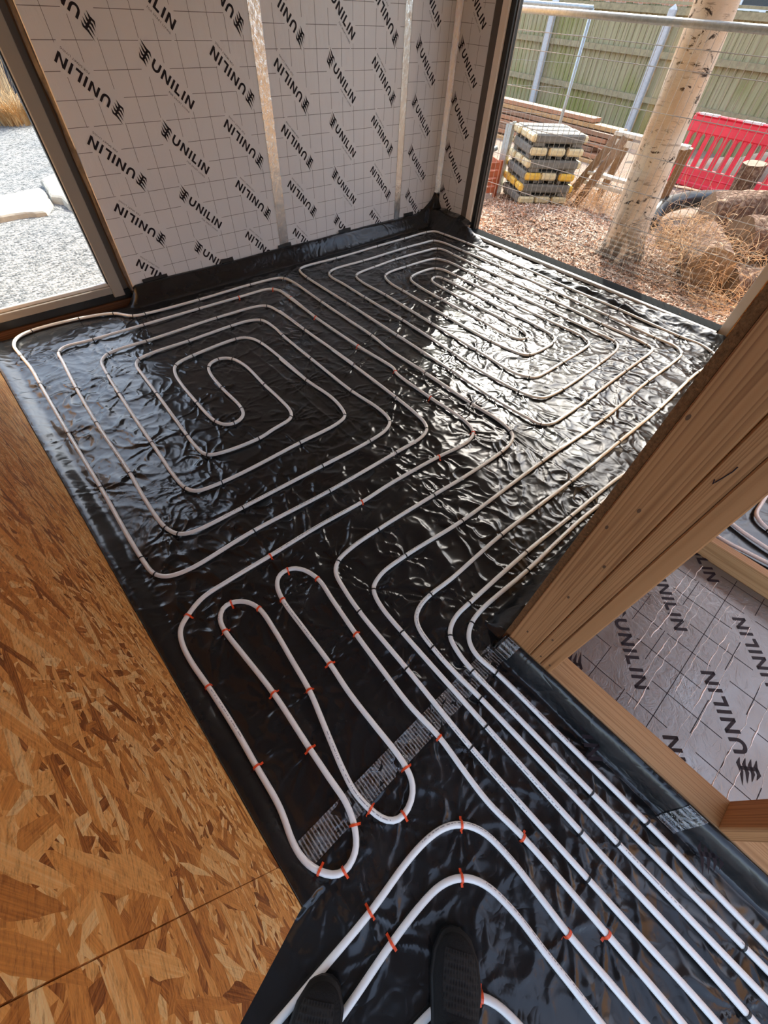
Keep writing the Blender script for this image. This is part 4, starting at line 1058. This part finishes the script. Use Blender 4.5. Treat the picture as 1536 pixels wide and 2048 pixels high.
for z in (.44, .96, 1.42):
    for a, b in ((-1.6, 1.95), (2.0, 4.47), (4.55, 6.80), (6.90, 10.4)):
        part(MB().beam((fx(a) + .06, a, z), (fx(b) + .06, b, z), .06, .075), 'rail', 'rail', fe)
part(MB().beam((fx(-1.6) + .11, -1.6, 1.50), (fx(10.4) + .11, 10.4, 1.50), .06, .03), 'capping', 'rail', fe)
for y in (-.45, 1.98, 4.51, 6.86, 9.2):
    mb = MB().box(fx(y) - .05, fx(y) + .05, y - .055, y + .055, -.1, 1.44, bev=.012)
    x = fx(y); mb.add([(x - .05, y - .055, 1.43), (x + .05, y - .055, 1.43), (x + .05, y + .055, 1.43), (x - .05, y + .055, 1.43), (x, y, 1.49)],
           [(0, 1, 4), (1, 2, 4), (2, 3, 4), (3, 0, 4)])
    part(mb, 'post', 'post', fe)
# house behind the fence
s = Mat('orange_brick', rough=.9)
bt = s.n('TexBrick', {'Vector': s.co((1, 1, 1), (0, math.pi / 2, math.pi / 2)), 'Scale': 4.5, 'Color1': (.55, .28, .17), 'Color2': (.46, .22, .13), 'Mortar': (.55, .5, .45)})
s.set('Base Color', bt.outputs['Color']); M['brick'] = s.m
M['upvc'] = m_plain('white_plastic_frame', (.82, .83, .85), .35)
M['dark_pane'] = m_plain('dark_window_pane', (.05, .06, .07), .05)
ho = empty('house', (15, 4, 0), 'brick house with a white window beyond the timber fence', 'house')
part(MB().box(15, 15.2, -2, 12, -.1, 6), 'wall', 'brick', ho)
wf = part(MB().box(14.93, 15.05, 3.6, 5.3, 1.50, 1.58).box(14.93, 15.05, 5.22, 5.3, 1.58, 2.7).box(14.93, 15.05, 3.6, 3.68, 1.58, 2.7).box(14.93, 15.05, 4.40, 4.5, 1.58, 2.7).box(14.93, 15.05, 3.6, 5.3, 2.7, 2.78), 'window_frame', 'upvc', ho)
part(MB().box(14.97, 14.99, 3.68, 5.22, 1.58, 2.7), 'pane', 'dark_pane', ho)
part(MB().box(14.8, 15.4, -2, 12, 6, 6.15), 'roof_edge', 'rail', ho)

# ---- temporary mesh fence just outside the window
M['galv'] = m_plain('galvanised_steel', (.44, .50, .53), .45, .6, .5, var=.25, vs=60)
M['wire'] = m_plain('mesh_wire', (.34, .34, .33), .5, .5)
def mesh_fence(a, b, zt, zb, label, bow=0., step=.05, wr=.0020, hz=None, tubes=(0, 1), rail=True):
    a = Vector((*a, 0)); b = Vector((*b, 0)); L = (b - a).length; d = (b - a).normalized()
    e = empty('mesh_fence_panel', (a.x, a.y, zb), label, 'mesh fence', 'temporary fence panels')
    if rail:
        part(MB().tube([a + d * (L * i / 12) + Vector((0, 0, zt)) for i in range(13)], .020, 12), 'top_rail', 'galv', e, True)
    for t in tubes:
        p = a + d * (L * t); part(MB().tube([p + Vector((0, 0, zb)), p + Vector((0, 0, zt))], .019, 10), 'upright_tube', 'galv', e, True)
    mb = MB(); n = int(L / step)
    for i in range(1, n):
        p = a + d * (L * i / n)
        mb.tube([p + Vector((0, 0, zb + .03)), p + Vector((0, 0, zt + .02))], wr, 4, cap=False)
    for z in hz or []:
        mb.tube([a + Vector((.003, 0, z)), b + Vector((.003, 0, z))], wr * 1.25, 4, cap=False)
    w = part(mb, 'mesh_wires', 'wire', e); w['kind'] = 'stuff'
    return e
mesh_fence((4.16, -.55), (4.16, 3.62), 1.352, -.08, 'galvanised wire mesh fence panel standing close outside the big window',
           hz=[1.25, 1.155, .945, .715, .505, .285, .06, -.04])
mesh_fence((6.35, 3.69), (4.75, 5.0), 1.385, .0, 'second mesh fence panel further back, ending behind the block stack', step=.05, wr=.0012,
           hz=[1.19, .98, .78, .55, .3, .08])

# ---- birch trunk
s = Mat('birch_bark', rough=.85, spec=.2)
tcz = s.n('TexCoord').outputs['Object']
hb1 = s.noise(s.co((5, 5, 34)), 1.0, 4, .7)
mk = s.noise(s.co((8, 8, 15)), 1.0, 5, .75, 1.2)
mk2 = s.noise(s.co((3.4, 3.4, 6.5)), 1.0, 2, .5, .8)
zz_ = s.n('SeparateXYZ', {'Vector': tcz}).outputs[2]
lowd = s.ramp(zz_, [(.0, (1, 1, 1)), (.42, (.0, .0, .0))])
base = s.mix(s.ramp(s.noise(s.co(), 4, 3), [(.35, (0,) * 3), (.65, (1,) * 3)]), (.66, .60, .51), (.64, .48, .34))
base = s.mix(s.ramp(hb1, [(.60, (0,) * 3), (.66, (.55,) * 3)]), base, (.16, .11, .08))
dk = s.math('MULTIPLY', s.ramp(mk, [(.55, (0,) * 3), (.60, (1,) * 3)]), s.ramp(mk2, [(.46, (0,) * 3), (.52, (1,) * 3)]))
base = s.mix(dk, base, (.035, .027, .024))
rough_foot = s.math('MULTIPLY', s.ramp(s.noise(s.co((9, 9, 4)), 1.0, 4, .7), [(.42, (0,) * 3), (.48, (1,) * 3)]), lowd)
base = s.mix(rough_foot, base, (.07, .055, .045))
s.set('Base Color', base); s.bump(s.math('ADD', hb1, s.math('MULTIPLY', mk, .8)), .6, .012); M['birch'] = s.m
tr_ = empty('birch_tree', (4.42, 1.58, 0), 'birch trunk with peeling cream bark and black marks outside the window', 'tree')
zs = list(np.linspace(-.12, 6.5, 90)); nA = 36; vs = []; fs = []
for i, z in enumerate(zs):
    cx = 4.42; cy = 1.585 + .085 * min(z, 2.5) + .01 * math.sin(z * 3)
    r = .142 + .055 * math.exp(-max(z, -.1) / .13) + .012 * math.exp(-((z - .5) / .3) ** 2) - .006 * z * .6
    for k in range(nA):
        a = 2 * math.pi * k / nA
        rr = r * (1 + .045 * float(pn(math.cos(a) * 2 + 9, math.sin(a) * 2 + z * 2.2, 61)) + .25 * math.exp(-max(z, -.1) / .07) * max(0, math.cos(a * 5 + 1)) ** 2)
        vs.append((cx + rr * math.cos(a), cy + rr * math.sin(a), z))
for i in range(len(zs) - 1):
    for k in range(nA): fs.append((i * nA + k, i * nA + (k + 1) % nA, (i + 1) * nA + (k + 1) % nA, (i + 1) * nA + k))
part(MB().add(vs, fs), 'trunk', 'birch', tr_, True)
M['birch_leaf'] = m_plain('birch_leaves', (.12, .20, .05), .7, var=.3)
mb = MB(); R_ = random.Random(21)
for _ in range(1100):
    a = R_.uniform(0, 6.283); r = 1.7 * math.sqrt(R_.random()); z = R_.uniform(4.6, 7.2)
    c_ = Vector((4.42 + r * math.cos(a), 1.9 + r * math.sin(a), z)); u = Vector((R_.uniform(-1, 1), R_.uniform(-1, 1), R_.uniform(-1, 1))).normalized() * .05; v_ = u.orthogonal().normalized() * .04
    mb.add([c_ - u, c_ + v_, c_ + u, c_ - v_], [(0, 1, 2, 3)])
lv = part(mb, 'foliage', 'birch_leaf', tr_); lv['kind'] = 'stuff'
for a, l in ((.3, 1.5), (2.2, 1.4), (4.1, 1.6), (5.3, 1.2)):
    part(MB().tube([(4.42, 1.8, 4.4), (4.42 + math.cos(a) * l * .5, 1.8 + math.sin(a) * l * .5, 5.4), (4.42 + math.cos(a) * l, 1.8 + math.sin(a) * l, 6.2)], [.06, .04, .015], 8), 'branch', 'birch', tr_, True)

# ---- stack of fence blocks with yellow ends
M['block'] = m_plain('grey_rubber_block', (.17, .17, .155), .85, var=.4, vs=25, bump=.5, bs=80)
M['cap_cream'] = m_plain('cream_end', (.66, .58, .36), .7, var=.25, vs=40)
M['cap_yellow'] = m_plain('yellow_end', (.75, .47, .06), .65, var=.25, vs=40)
BL, BW, BH = .60, .185, .096
def block_meshes(capmat):
    body = MB().box(-BL / 2 + .035, BL / 2 - .035, -BW / 2, BW / 2, .024, BH, bev=.014)
    for sx in (-1, 1):
        for sy in (-1, 1): body.box(sx * (BL / 2 - .10) - .05, sx * (BL / 2 - .10) + .05, sy * .055 - .022, sy * .055 + .022, 0, .026)
    rec = MB()  # recesses laid on as black pads, their shade in the colour
    for k in range(4): rec.box(-.19 + k * .10, -.12 + k * .10, -.05, .05, BH - .004, BH + .0015)
    cap = MB().box(BL / 2 - .05, BL / 2, -BW / 2 + .006, BW / 2 - .006, .030, BH - .006, bev=.014)
    return body.mesh('block_body', M['block']), rec.mesh('block_recess_shade', M['frame_black']), cap.mesh('end_cap', M[capmat])
BMESH = {c: block_meshes(c) for c in ('cap_cream', 'cap_yellow')}
ang = math.atan2(-.57, .82)
ctr = Vector((4.66, 3.13)) + Vector((.82, -.57)) * .28 + Vector((.57, .82)) * .28 + Vector((.10, -.13))
WORDS = ['bottom', 'second', 'third', 'fourth', 'fifth', 'top']
for lay in range(6):
    across = lay % 2 == 1                       # odd layers lie along the front
    for k in range(3):
        off = (k - 1) * (BW + .012)
        place = (['front', 'middle', 'rear'] if across else ['left', 'middle', 'right'])[k]
        if across: lp, rz = Vector((0, off)), ang
        else: lp, rz = Vector((off, 0)), ang + math.pi / 2
        jig = Vector((random.uniform(-.012, .012), random.uniform(-.012, .012)))
        w = Matrix.Rotation(ang, 2) @ (lp + jig)
        cm = 'cap_yellow' if (lay == 2 and k != 1) or (lay == 1) else 'cap_cream'
        e = empty('fence_block', (ctr.x + w.x, ctr.y + w.y, .0 + lay * (BH + .004)), '%s block in the %s layer of the stack of grey blocks' % (place, WORDS[lay]), 'block', 'grey fence blocks stacked in the yard', rz=rz + random.uniform(-.03, .03))
        b_, r_, c_ = BMESH[cm]
        link('body', b_, e); link('recess_shade', r_, e); link('end_cap', c_, e, label='yellowish end')
        link('end_cap', c_, e, rot=(0, 0, math.pi), label='yellowish end')

# ---- pile of planks by the fence
PLK = [m_wood('plank_%d' % i, 'y', *c) for i, c in enumerate((((.62, .41, .2), (.52, .31, .14), (.34, .18, .08)), ((.5, .28, .16), (.42, .21, .12), (.27, .12, .07)), ((.36, .22, .14), (.28, .16, .1), (.17, .09, .06))))]
R_ = random.Random(31)
rowsz = [.0, .055, .11, .165, .22, .275, .33, .385]
ORD = ['lowest', 'second', 'third', 'fourth', 'fifth', 'sixth', 'seventh', 'topmost']
for i, z in enumerate(rowsz):
    for j in range(2 if i < 6 else 1):
        yr = (3.62, 3.55, 3.75, 3.52, 3.60, 3.50, 3.46, 3.95)[i] + R_.uniform(-.06, .1) + j * .15
        x = 7.5 + j * .24 + R_.uniform(-.04, .04) + i * .035; tl = R_.uniform(-.03, .03)
        mb = MB().beam((x, yr, z), (x + tl + .25, yr + R_.uniform(3.2, 3.9), z + R_.uniform(-.01, .015)), .20, .046, bev=.003)
        tag(mb.build('timber_plank', PLK[(i + j * 2 + R_.randint(0, 1)) % 3], None),
            '%s %s plank in the pile of sawn boards by the fence' % (ORD[i], ['front', 'rear'][j]), 'plank', 'sawn boards piled by the fence')

# ---- wooden step ladder
M['ladder'] = m_wood('grey_brown_timber', 'z', (.30, .20, .12), (.22, .14, .085), (.12, .07, .04))
M['tread'] = m_plain('white_worn_tread', (.62, .60, .55), .7, var=.3, vs=30)
ld = empty('step_ladder', (5.5, 2.3, 0), 'wooden step ladder standing half hidden behind the birch trunk', 'ladder')
for (a, b) in (((5.52, 2.50, .62), (5.42, 2.84, -.04)), ((5.66, 2.44, .60), (5.85, 2.64, -.04)), ((5.5, 2.42, .60), (5.36, 2.66, -.04)),
               ((5.62, 1.90, .60), (5.5, 2.02, -.04)), ((5.7, 1.86, .60), (5.95, 1.96, -.04))):
    part(MB().beam(a, b, .035, .075, up=(0, 1, .2), bev=.003), 'stile', 'ladder', ld)
part(MB().beam((5.55, 1.82, .615), (5.55, 2.55, .615), .12, .03, bev=.003), 'tread', 'tread', ld)
part(MB().beam((5.50, 2.0, .555), (5.50, 2.5, .555), .03, .05, bev=.003), 'tread', 'tread', ld)
part(MB().beam((5.48, 2.0, .285), (5.48, 2.66, .285), .10, .025, bev=.003), 'tread', 'tread', ld)
part(MB().beam((5.46, 2.05, .20), (5.46, 2.72, .20), .03, .03, bev=.003), 'tread', 'tread', ld)

# ---- red plastic barrier
M['red'] = m_plain('red_plastic', (.72, .022, .055), .42, 0, .5, var=.15, vs=6)
M['sticker'] = m_plain('worn_white_strip', (.75, .6, .62), .6, var=.3, vs=40)
rb = empty('pedestrian_barrier', (7.4, 1.6, 0), 'red plastic slotted barrier standing behind the logs', 'barrier')
def bx(y, z): return 7.42 + .02 * (y - 1.6) + .12 * (z - .1)
def rpanel(y0, y1, z0, z1, t=.05, name='panel', mat='red', bev=.01):
    mb = MB().box(-t / 2, t / 2, y0, y1, z0, z1, bev=bev)
    mb.v = [(p[0] + bx(p[1], p[2]), p[1], p[2]) for p in mb.v]
    return part(mb, name, mat, rb)
rpanel(.5, 2.56, .06, .20, .07, 'bottom_rail'); rpanel(.5, 2.56, .50, .645, .06, 'top_rail'); rpanel(.5, 2.58, .02, .07, .14, 'foot')
rpanel(.5, 2.55, .645, .665, .075, 'lip')
for k in range(19):
    yy = 2.53 - k * .108
    rpanel(yy - .052, yy, .19, .51, .045, 'slat')
for k in range(18):                                        # rounded heads of the slots
    yc = 2.53 - k * .108 - .08
    mb = MB()
    for sgn in (-1, 1):
        pts = [(yc + sgn * .03, .505), (yc + sgn * .03, .455)] + [(yc + sgn * .03 * math.cos(a), .455 + .045 * math.sin(a)) for a in np.linspace(0, math.pi / 2, 6)[1:]]
        pts.append((yc, .505))
        n = len(pts); vs = [(bx(y_, z_) - .02, y_, z_) for y_, z_ in pts] + [(bx(y_, z_) + .02, y_, z_) for y_, z_ in pts]
        mb.add(vs, [tuple(range(n)), tuple(range(n, 2 * n))[::-1]] + [(i, n + i, n + (i + 1) % n, (i + 1) % n) for i in range(n)])
    part(mb, 'slot_head', 'red', rb)
for k in range(4): rpanel(2.28 - k * .5, 2.50 - k * .5, .652, .669, .079, 'reflective_strip', 'sticker', 0)
rpanel(.6, 2.45, .585, .60, .072, 'moulded_rib'); rpanel(.6, 2.45, .12, .135, .085, 'moulded_rib')
# dark sheet and spoil behind the barrier
M['dark_earth'] = m_plain('dark_damp_earth', (.07, .055, .045), .9, var=.3, vs=12, bump=.6, bs=20)
link('spoil_heap', sheet_mesh('spoil', 7.6, 9.6, -.8, 3.4, .07, lambda X, Y: -.06 + .42 * np.exp(-((X - 8.5) / .55) ** 2 - ((Y - 1.3) / 1.4) ** 2) + .04 * pn(X * 3, Y * 3, 71), M['dark_earth']),
     label='dark heap of spoil behind the red barrier', cat='spoil heap', kind='stuff')

# ---- logs
s = Mat('log_bark', rough=.95, spec=.1)
b1 = s.noise(s.co((14, 14, 14)), 1.0, 6, .75, 1.0); b2 = s.vor(s.co(), 22, 'DISTANCE_TO_EDGE')
s.set('Base Color', s.ramp(s.math('ADD', b1, s.math('MULTIPLY', b2, .5)), [(.35, (.07, .042, .032)), (.55, (.18, .11, .08)), (.75, (.36, .26, .19)), (.95, (.66, .57, .46))]))
s.bump(s.math('ADD', b1, b2), 1.0, .03); M['bark'] = s.m
s = Mat('cut_wood', rough=.85)
vb = s.noise(s.co(), 16, 5, .7)
s.set('Base Color', s.ramp(vb, [(.3, (.13, .085, .055)), (.7, (.30, .21, .14))])); s.bump(vb, .6, .01); M['cut'] = s.m
def log(a, b, r, label, seed, half=False):
    a, b = Vector(a), Vector(b); d = (b - a); L = d.length; d.normalize()
    u = Vector((0, 0, 1)) - d * d.z; u = u.normalized() if u.length > .1 else Vector((1, 0, 0)); w = d.cross(u)
    e = empty('log', tuple(a), label, 'log', 'logs in the yard')
    n, m = 26, max(6, int(L / .05)); vs = []; fs = []
    for i in range(m + 1):
        t = i / m
        for k in range(n):
            an = 2 * math.pi * k / n
            rr = r * (1 + .10 * float(pn(math.cos(an) * 2.2 + seed, math.sin(an) * 2.2 + t * L * 3, seed)) + .05 * float(pn(an * 6, t * L * 18, seed + 1)))
            c_ = math.cos(an)
            if half and c_ < -.1: c_ = -.1
            vs.append(a + d * (L * t) + u * (rr * c_) + w * (rr * math.sin(an)))
    for i in range(m):
        for k in range(n): fs.append((i * n + k, i * n + (k + 1) % n, (i + 1) * n + (k + 1) % n, (i + 1) * n + k))
    part(MB().add(vs, fs), 'bark', 'bark', e, True)
    for q_ in (0, m):
        ring = [vs[q_ * n + k] for k in range(n)]; c0 = sum(ring, Vector()) / n
        part(MB().add([c0] + ring, [((0, 1 + k, 1 + (k + 1) % n) if q_ else (0, 1 + (k + 1) % n, 1 + k)) for k in range(n)]), 'cut_end', 'cut', e)
    return e
log((4.30, .83, .14), (4.85, 1.12, .15), .165, 'log end facing the window, draped with dry twigs', 3)
log((4.72, .86, .27), (5.35, .40, .27), .165, 'reddish log lying across the others above the low log', 5)
log((4.38, .68, .06), (5.0, .18, .06), .13, 'low log lying beneath the reddish log beside the window jamb', 7)
log((5.25, 1.30, .24), (5.75, .72, .34), .18, 'broad log further back with a pale sunlit top', 9)
log((4.95, 1.45, .06), (5.55, 1.0, .10), .12, 'log half buried in twigs between the birch and the pale-topped log', 11)
log((6.42, 1.38, -.05), (6.36, 1.40, .50), .105, 'split log standing on end in front of the red barrier', 13)
log((5.75, .92, .30), (6.5, .70, .36), .15, 'rough log lying right of the upright split log', 15)
log((5.35, .55, .06), (6.1, .2, .08), .17, 'log at the bottom behind the reddish log', 17)

# ---- black ribbed duct
M['duct'] = m_plain('black_ribbed_duct', (.015, .018, .02), .3)
Pd = [Vector(p) for p in ((5.45, 1.80, .02), (5.58, 1.84, .09), (5.85, 1.86, .12), (6.2, 1.80, .13), (6.6, 1.62, .13), (7.0, 1.36, .12))]
pts = []
for i in range(len(Pd) - 1):
    for t in range(24): pts.append(Pd[i].lerp(Pd[i + 1], t / 24))
for _ in range(12): pts = [pts[0]] + [(pts[i - 1] + pts[i + 1]) * .5 for i in range(1, len(pts) - 1)] + [pts[-1]]
MB().tube(pts, [.075 + (.004 if i % 2 else 0) for i in range(len(pts))], 16).build('ribbed_duct', M['duct'], None, True,
    label='black ribbed plastic duct lying on the earth behind the birch', cat='duct')

# ---- rust-red crate, galvanised post
M['rust'] = m_plain('rust_red_timber', (.42, .115, .05), .8, var=.35, vs=12)
cr = empty('slatted_crate', (4.75, 3.62, 0), 'rust-red slatted crate between the window edge and the block stack', 'crate')
for k in range(4):
    part(MB().beam((4.50, 3.62, .03 + k * .072), (4.86, 3.40, .05 + k * .072), .018, .055, bev=.003), 'slat', 'rust', cr)
    part(MB().beam((4.86, 3.40, .05 + k * .072), (5.06, 3.72, .05 + k * .072), .018, .055, bev=.003), 'slat', 'rust', cr)
for p in ((4.50, 3.62), (4.86, 3.40), (5.06, 3.72)):
    part(MB().box(p[0] - .016, p[0] + .016, p[1] - .016, p[1] + .016, -.03, .31, bev=.002), 'corner_post', 'rust', cr)
gp = empty('galvanised_post', (5.05, 3.50, 0), 'short galvanised steel channel post behind the rust-red crate', 'post')
part(MB().box(5.02, 5.08, 3.47, 3.475, -.05, .60).box(5.02, 5.025, 3.475, 3.55, -.05, .58).box(5.075, 5.08, 3.475, 3.55, -.05, .58), 'channel', 'galv', gp)
part(MB().tube([(4.62, 3.72, .22), (4.95, 3.56, .38)], .022, 10), 'brace', 'galv', gp, True)

# ---- bark chippings, dry twigs: uncountable
CH = [m_plain('chip_a', (.52, .36, .27), .9, 0, .1), m_plain('chip_b', (.24, .15, .11), .9, 0, .1), m_plain('chip_c', (.66, .53, .44), .9, 0, .1), m_plain('chip_d', (.42, .22, .13), .9, 0, .1)]
N = 12000
cx = 3.82 + 1.6 * rng.random(N) ** 1.15; cy = .35 + 3.0 * rng.random(N)
cz = yard_h(cx, cy) + .006 * rng.random(N)
ln = .010 + .026 * rng.random(N) ** 2; wd = .003 + .006 * rng.random(N)
yaw = rng.random(N) * 6.283; pit = (rng.random(N) - .3) * .9
dx, dy, dz = np.cos(yaw) * np.cos(pit) * ln, np.sin(yaw) * np.cos(pit) * ln, np.sin(pit) * ln
sx, sy = -np.sin(yaw) * wd, np.cos(yaw) * wd
C = np.stack([cx, cy, cz + .004], 1); D = np.stack([dx, dy, dz], 1); S_ = np.stack([sx, sy, np.full(N, .002)], 1); T_ = np.array([0, 0, .0022])
V = np.stack([C - D - S_, C - D + S_, C + D + S_ * .6, C + D - S_ * .6, C - D * .8 + T_, C + D * .8 + T_], 1).reshape(-1, 3)
b = np.arange(N)[:, None] * 6
F = np.concatenate([b + np.array([[0, 1, 4, 4]]), b + np.array([[1, 2, 5, 4]]), b + np.array([[2, 3, 5, 5]]), b + np.array([[3, 0, 4, 5]])])
F3 = np.concatenate([b + np.array([[0, 1, 4]]), b + np.array([[1, 2, 5]]), b + np.array([[1, 5, 4]]), b + np.array([[2, 3, 5]]), b + np.array([[3, 0, 4]]), b + np.array([[3, 4, 5]])])
me = arr_mesh('chippings', V, F3, CH, False)
me.polygons.foreach_set('material_index', np.tile(rng.integers(0, 4, N), 6).astype(np.int32))
link('bark_chippings', me, label='loose brown bark chippings heaped outside the big window', cat='chippings', kind='stuff')

M['twig'] = m_plain('orange_dry_twig', (.78, .54, .33), .85, 0, .15, var=.4, vs=9)
M['twig_grey'] = m_plain('grey_brown_twig', (.27, .18, .13), .9, 0, .1, var=.4, vs=9)
def twigs(label, n, cx, cy, cz, rx, ry, rz, mat, seed, ln=.22, rad=.0022):
    R_ = random.Random(seed); mb = MB()
    for _ in range(n):
        p = Vector((cx + R_.gauss(0, rx), cy + R_.gauss(0, ry), max(.0, cz + R_.gauss(0, rz))))
        d = Vector((R_.uniform(-1, 1), R_.uniform(-1, 1), R_.uniform(-.7, .7))).normalized(); pts = []
        cur = Vector((R_.uniform(-1, 1), R_.uniform(-1, 1), R_.uniform(-1, .4))) * .35
        st = ln * R_.uniform(.4, 1.2) / 6
        for k in range(7):
            pts.append(p.copy()); p = p + d * st; d = (d + cur * .5 + Vector((0, 0, -.06))).normalized()
            if p.z < 0: p.z = .0; d.z = abs(d.z)
        r0 = rad * R_.uniform(.5, 1.3)
        mb.tube(pts, [r0 * (1 - .1 * k) for k in range(7)], 3, cap=False)
    return tag(mb.build('dry_twigs', M[mat], None), label, 'twigs', kind='stuff')
twigs('tangle of orange dry twigs over the logs beside the birch', 1150, 4.62, 1.02, .20, .26, .26, .075, 'twig', 1)
twigs('grey-brown twigs and litter round the foot of the birch', 700, 4.35, 1.25, .03, .25, .35, .03, 'twig_grey', 2, .16, .0018)
twigs('reddish dry twigs between the block stack and the step ladder', 500, 5.55, 2.55, .06, .30, .28, .06, 'twig', 3, .28, .003)
twigs('dry twigs spilling over the chippings near the right jamb of the window', 260, 4.1, .62, .06, .12, .16, .05, 'twig', 4, .14, .0018)
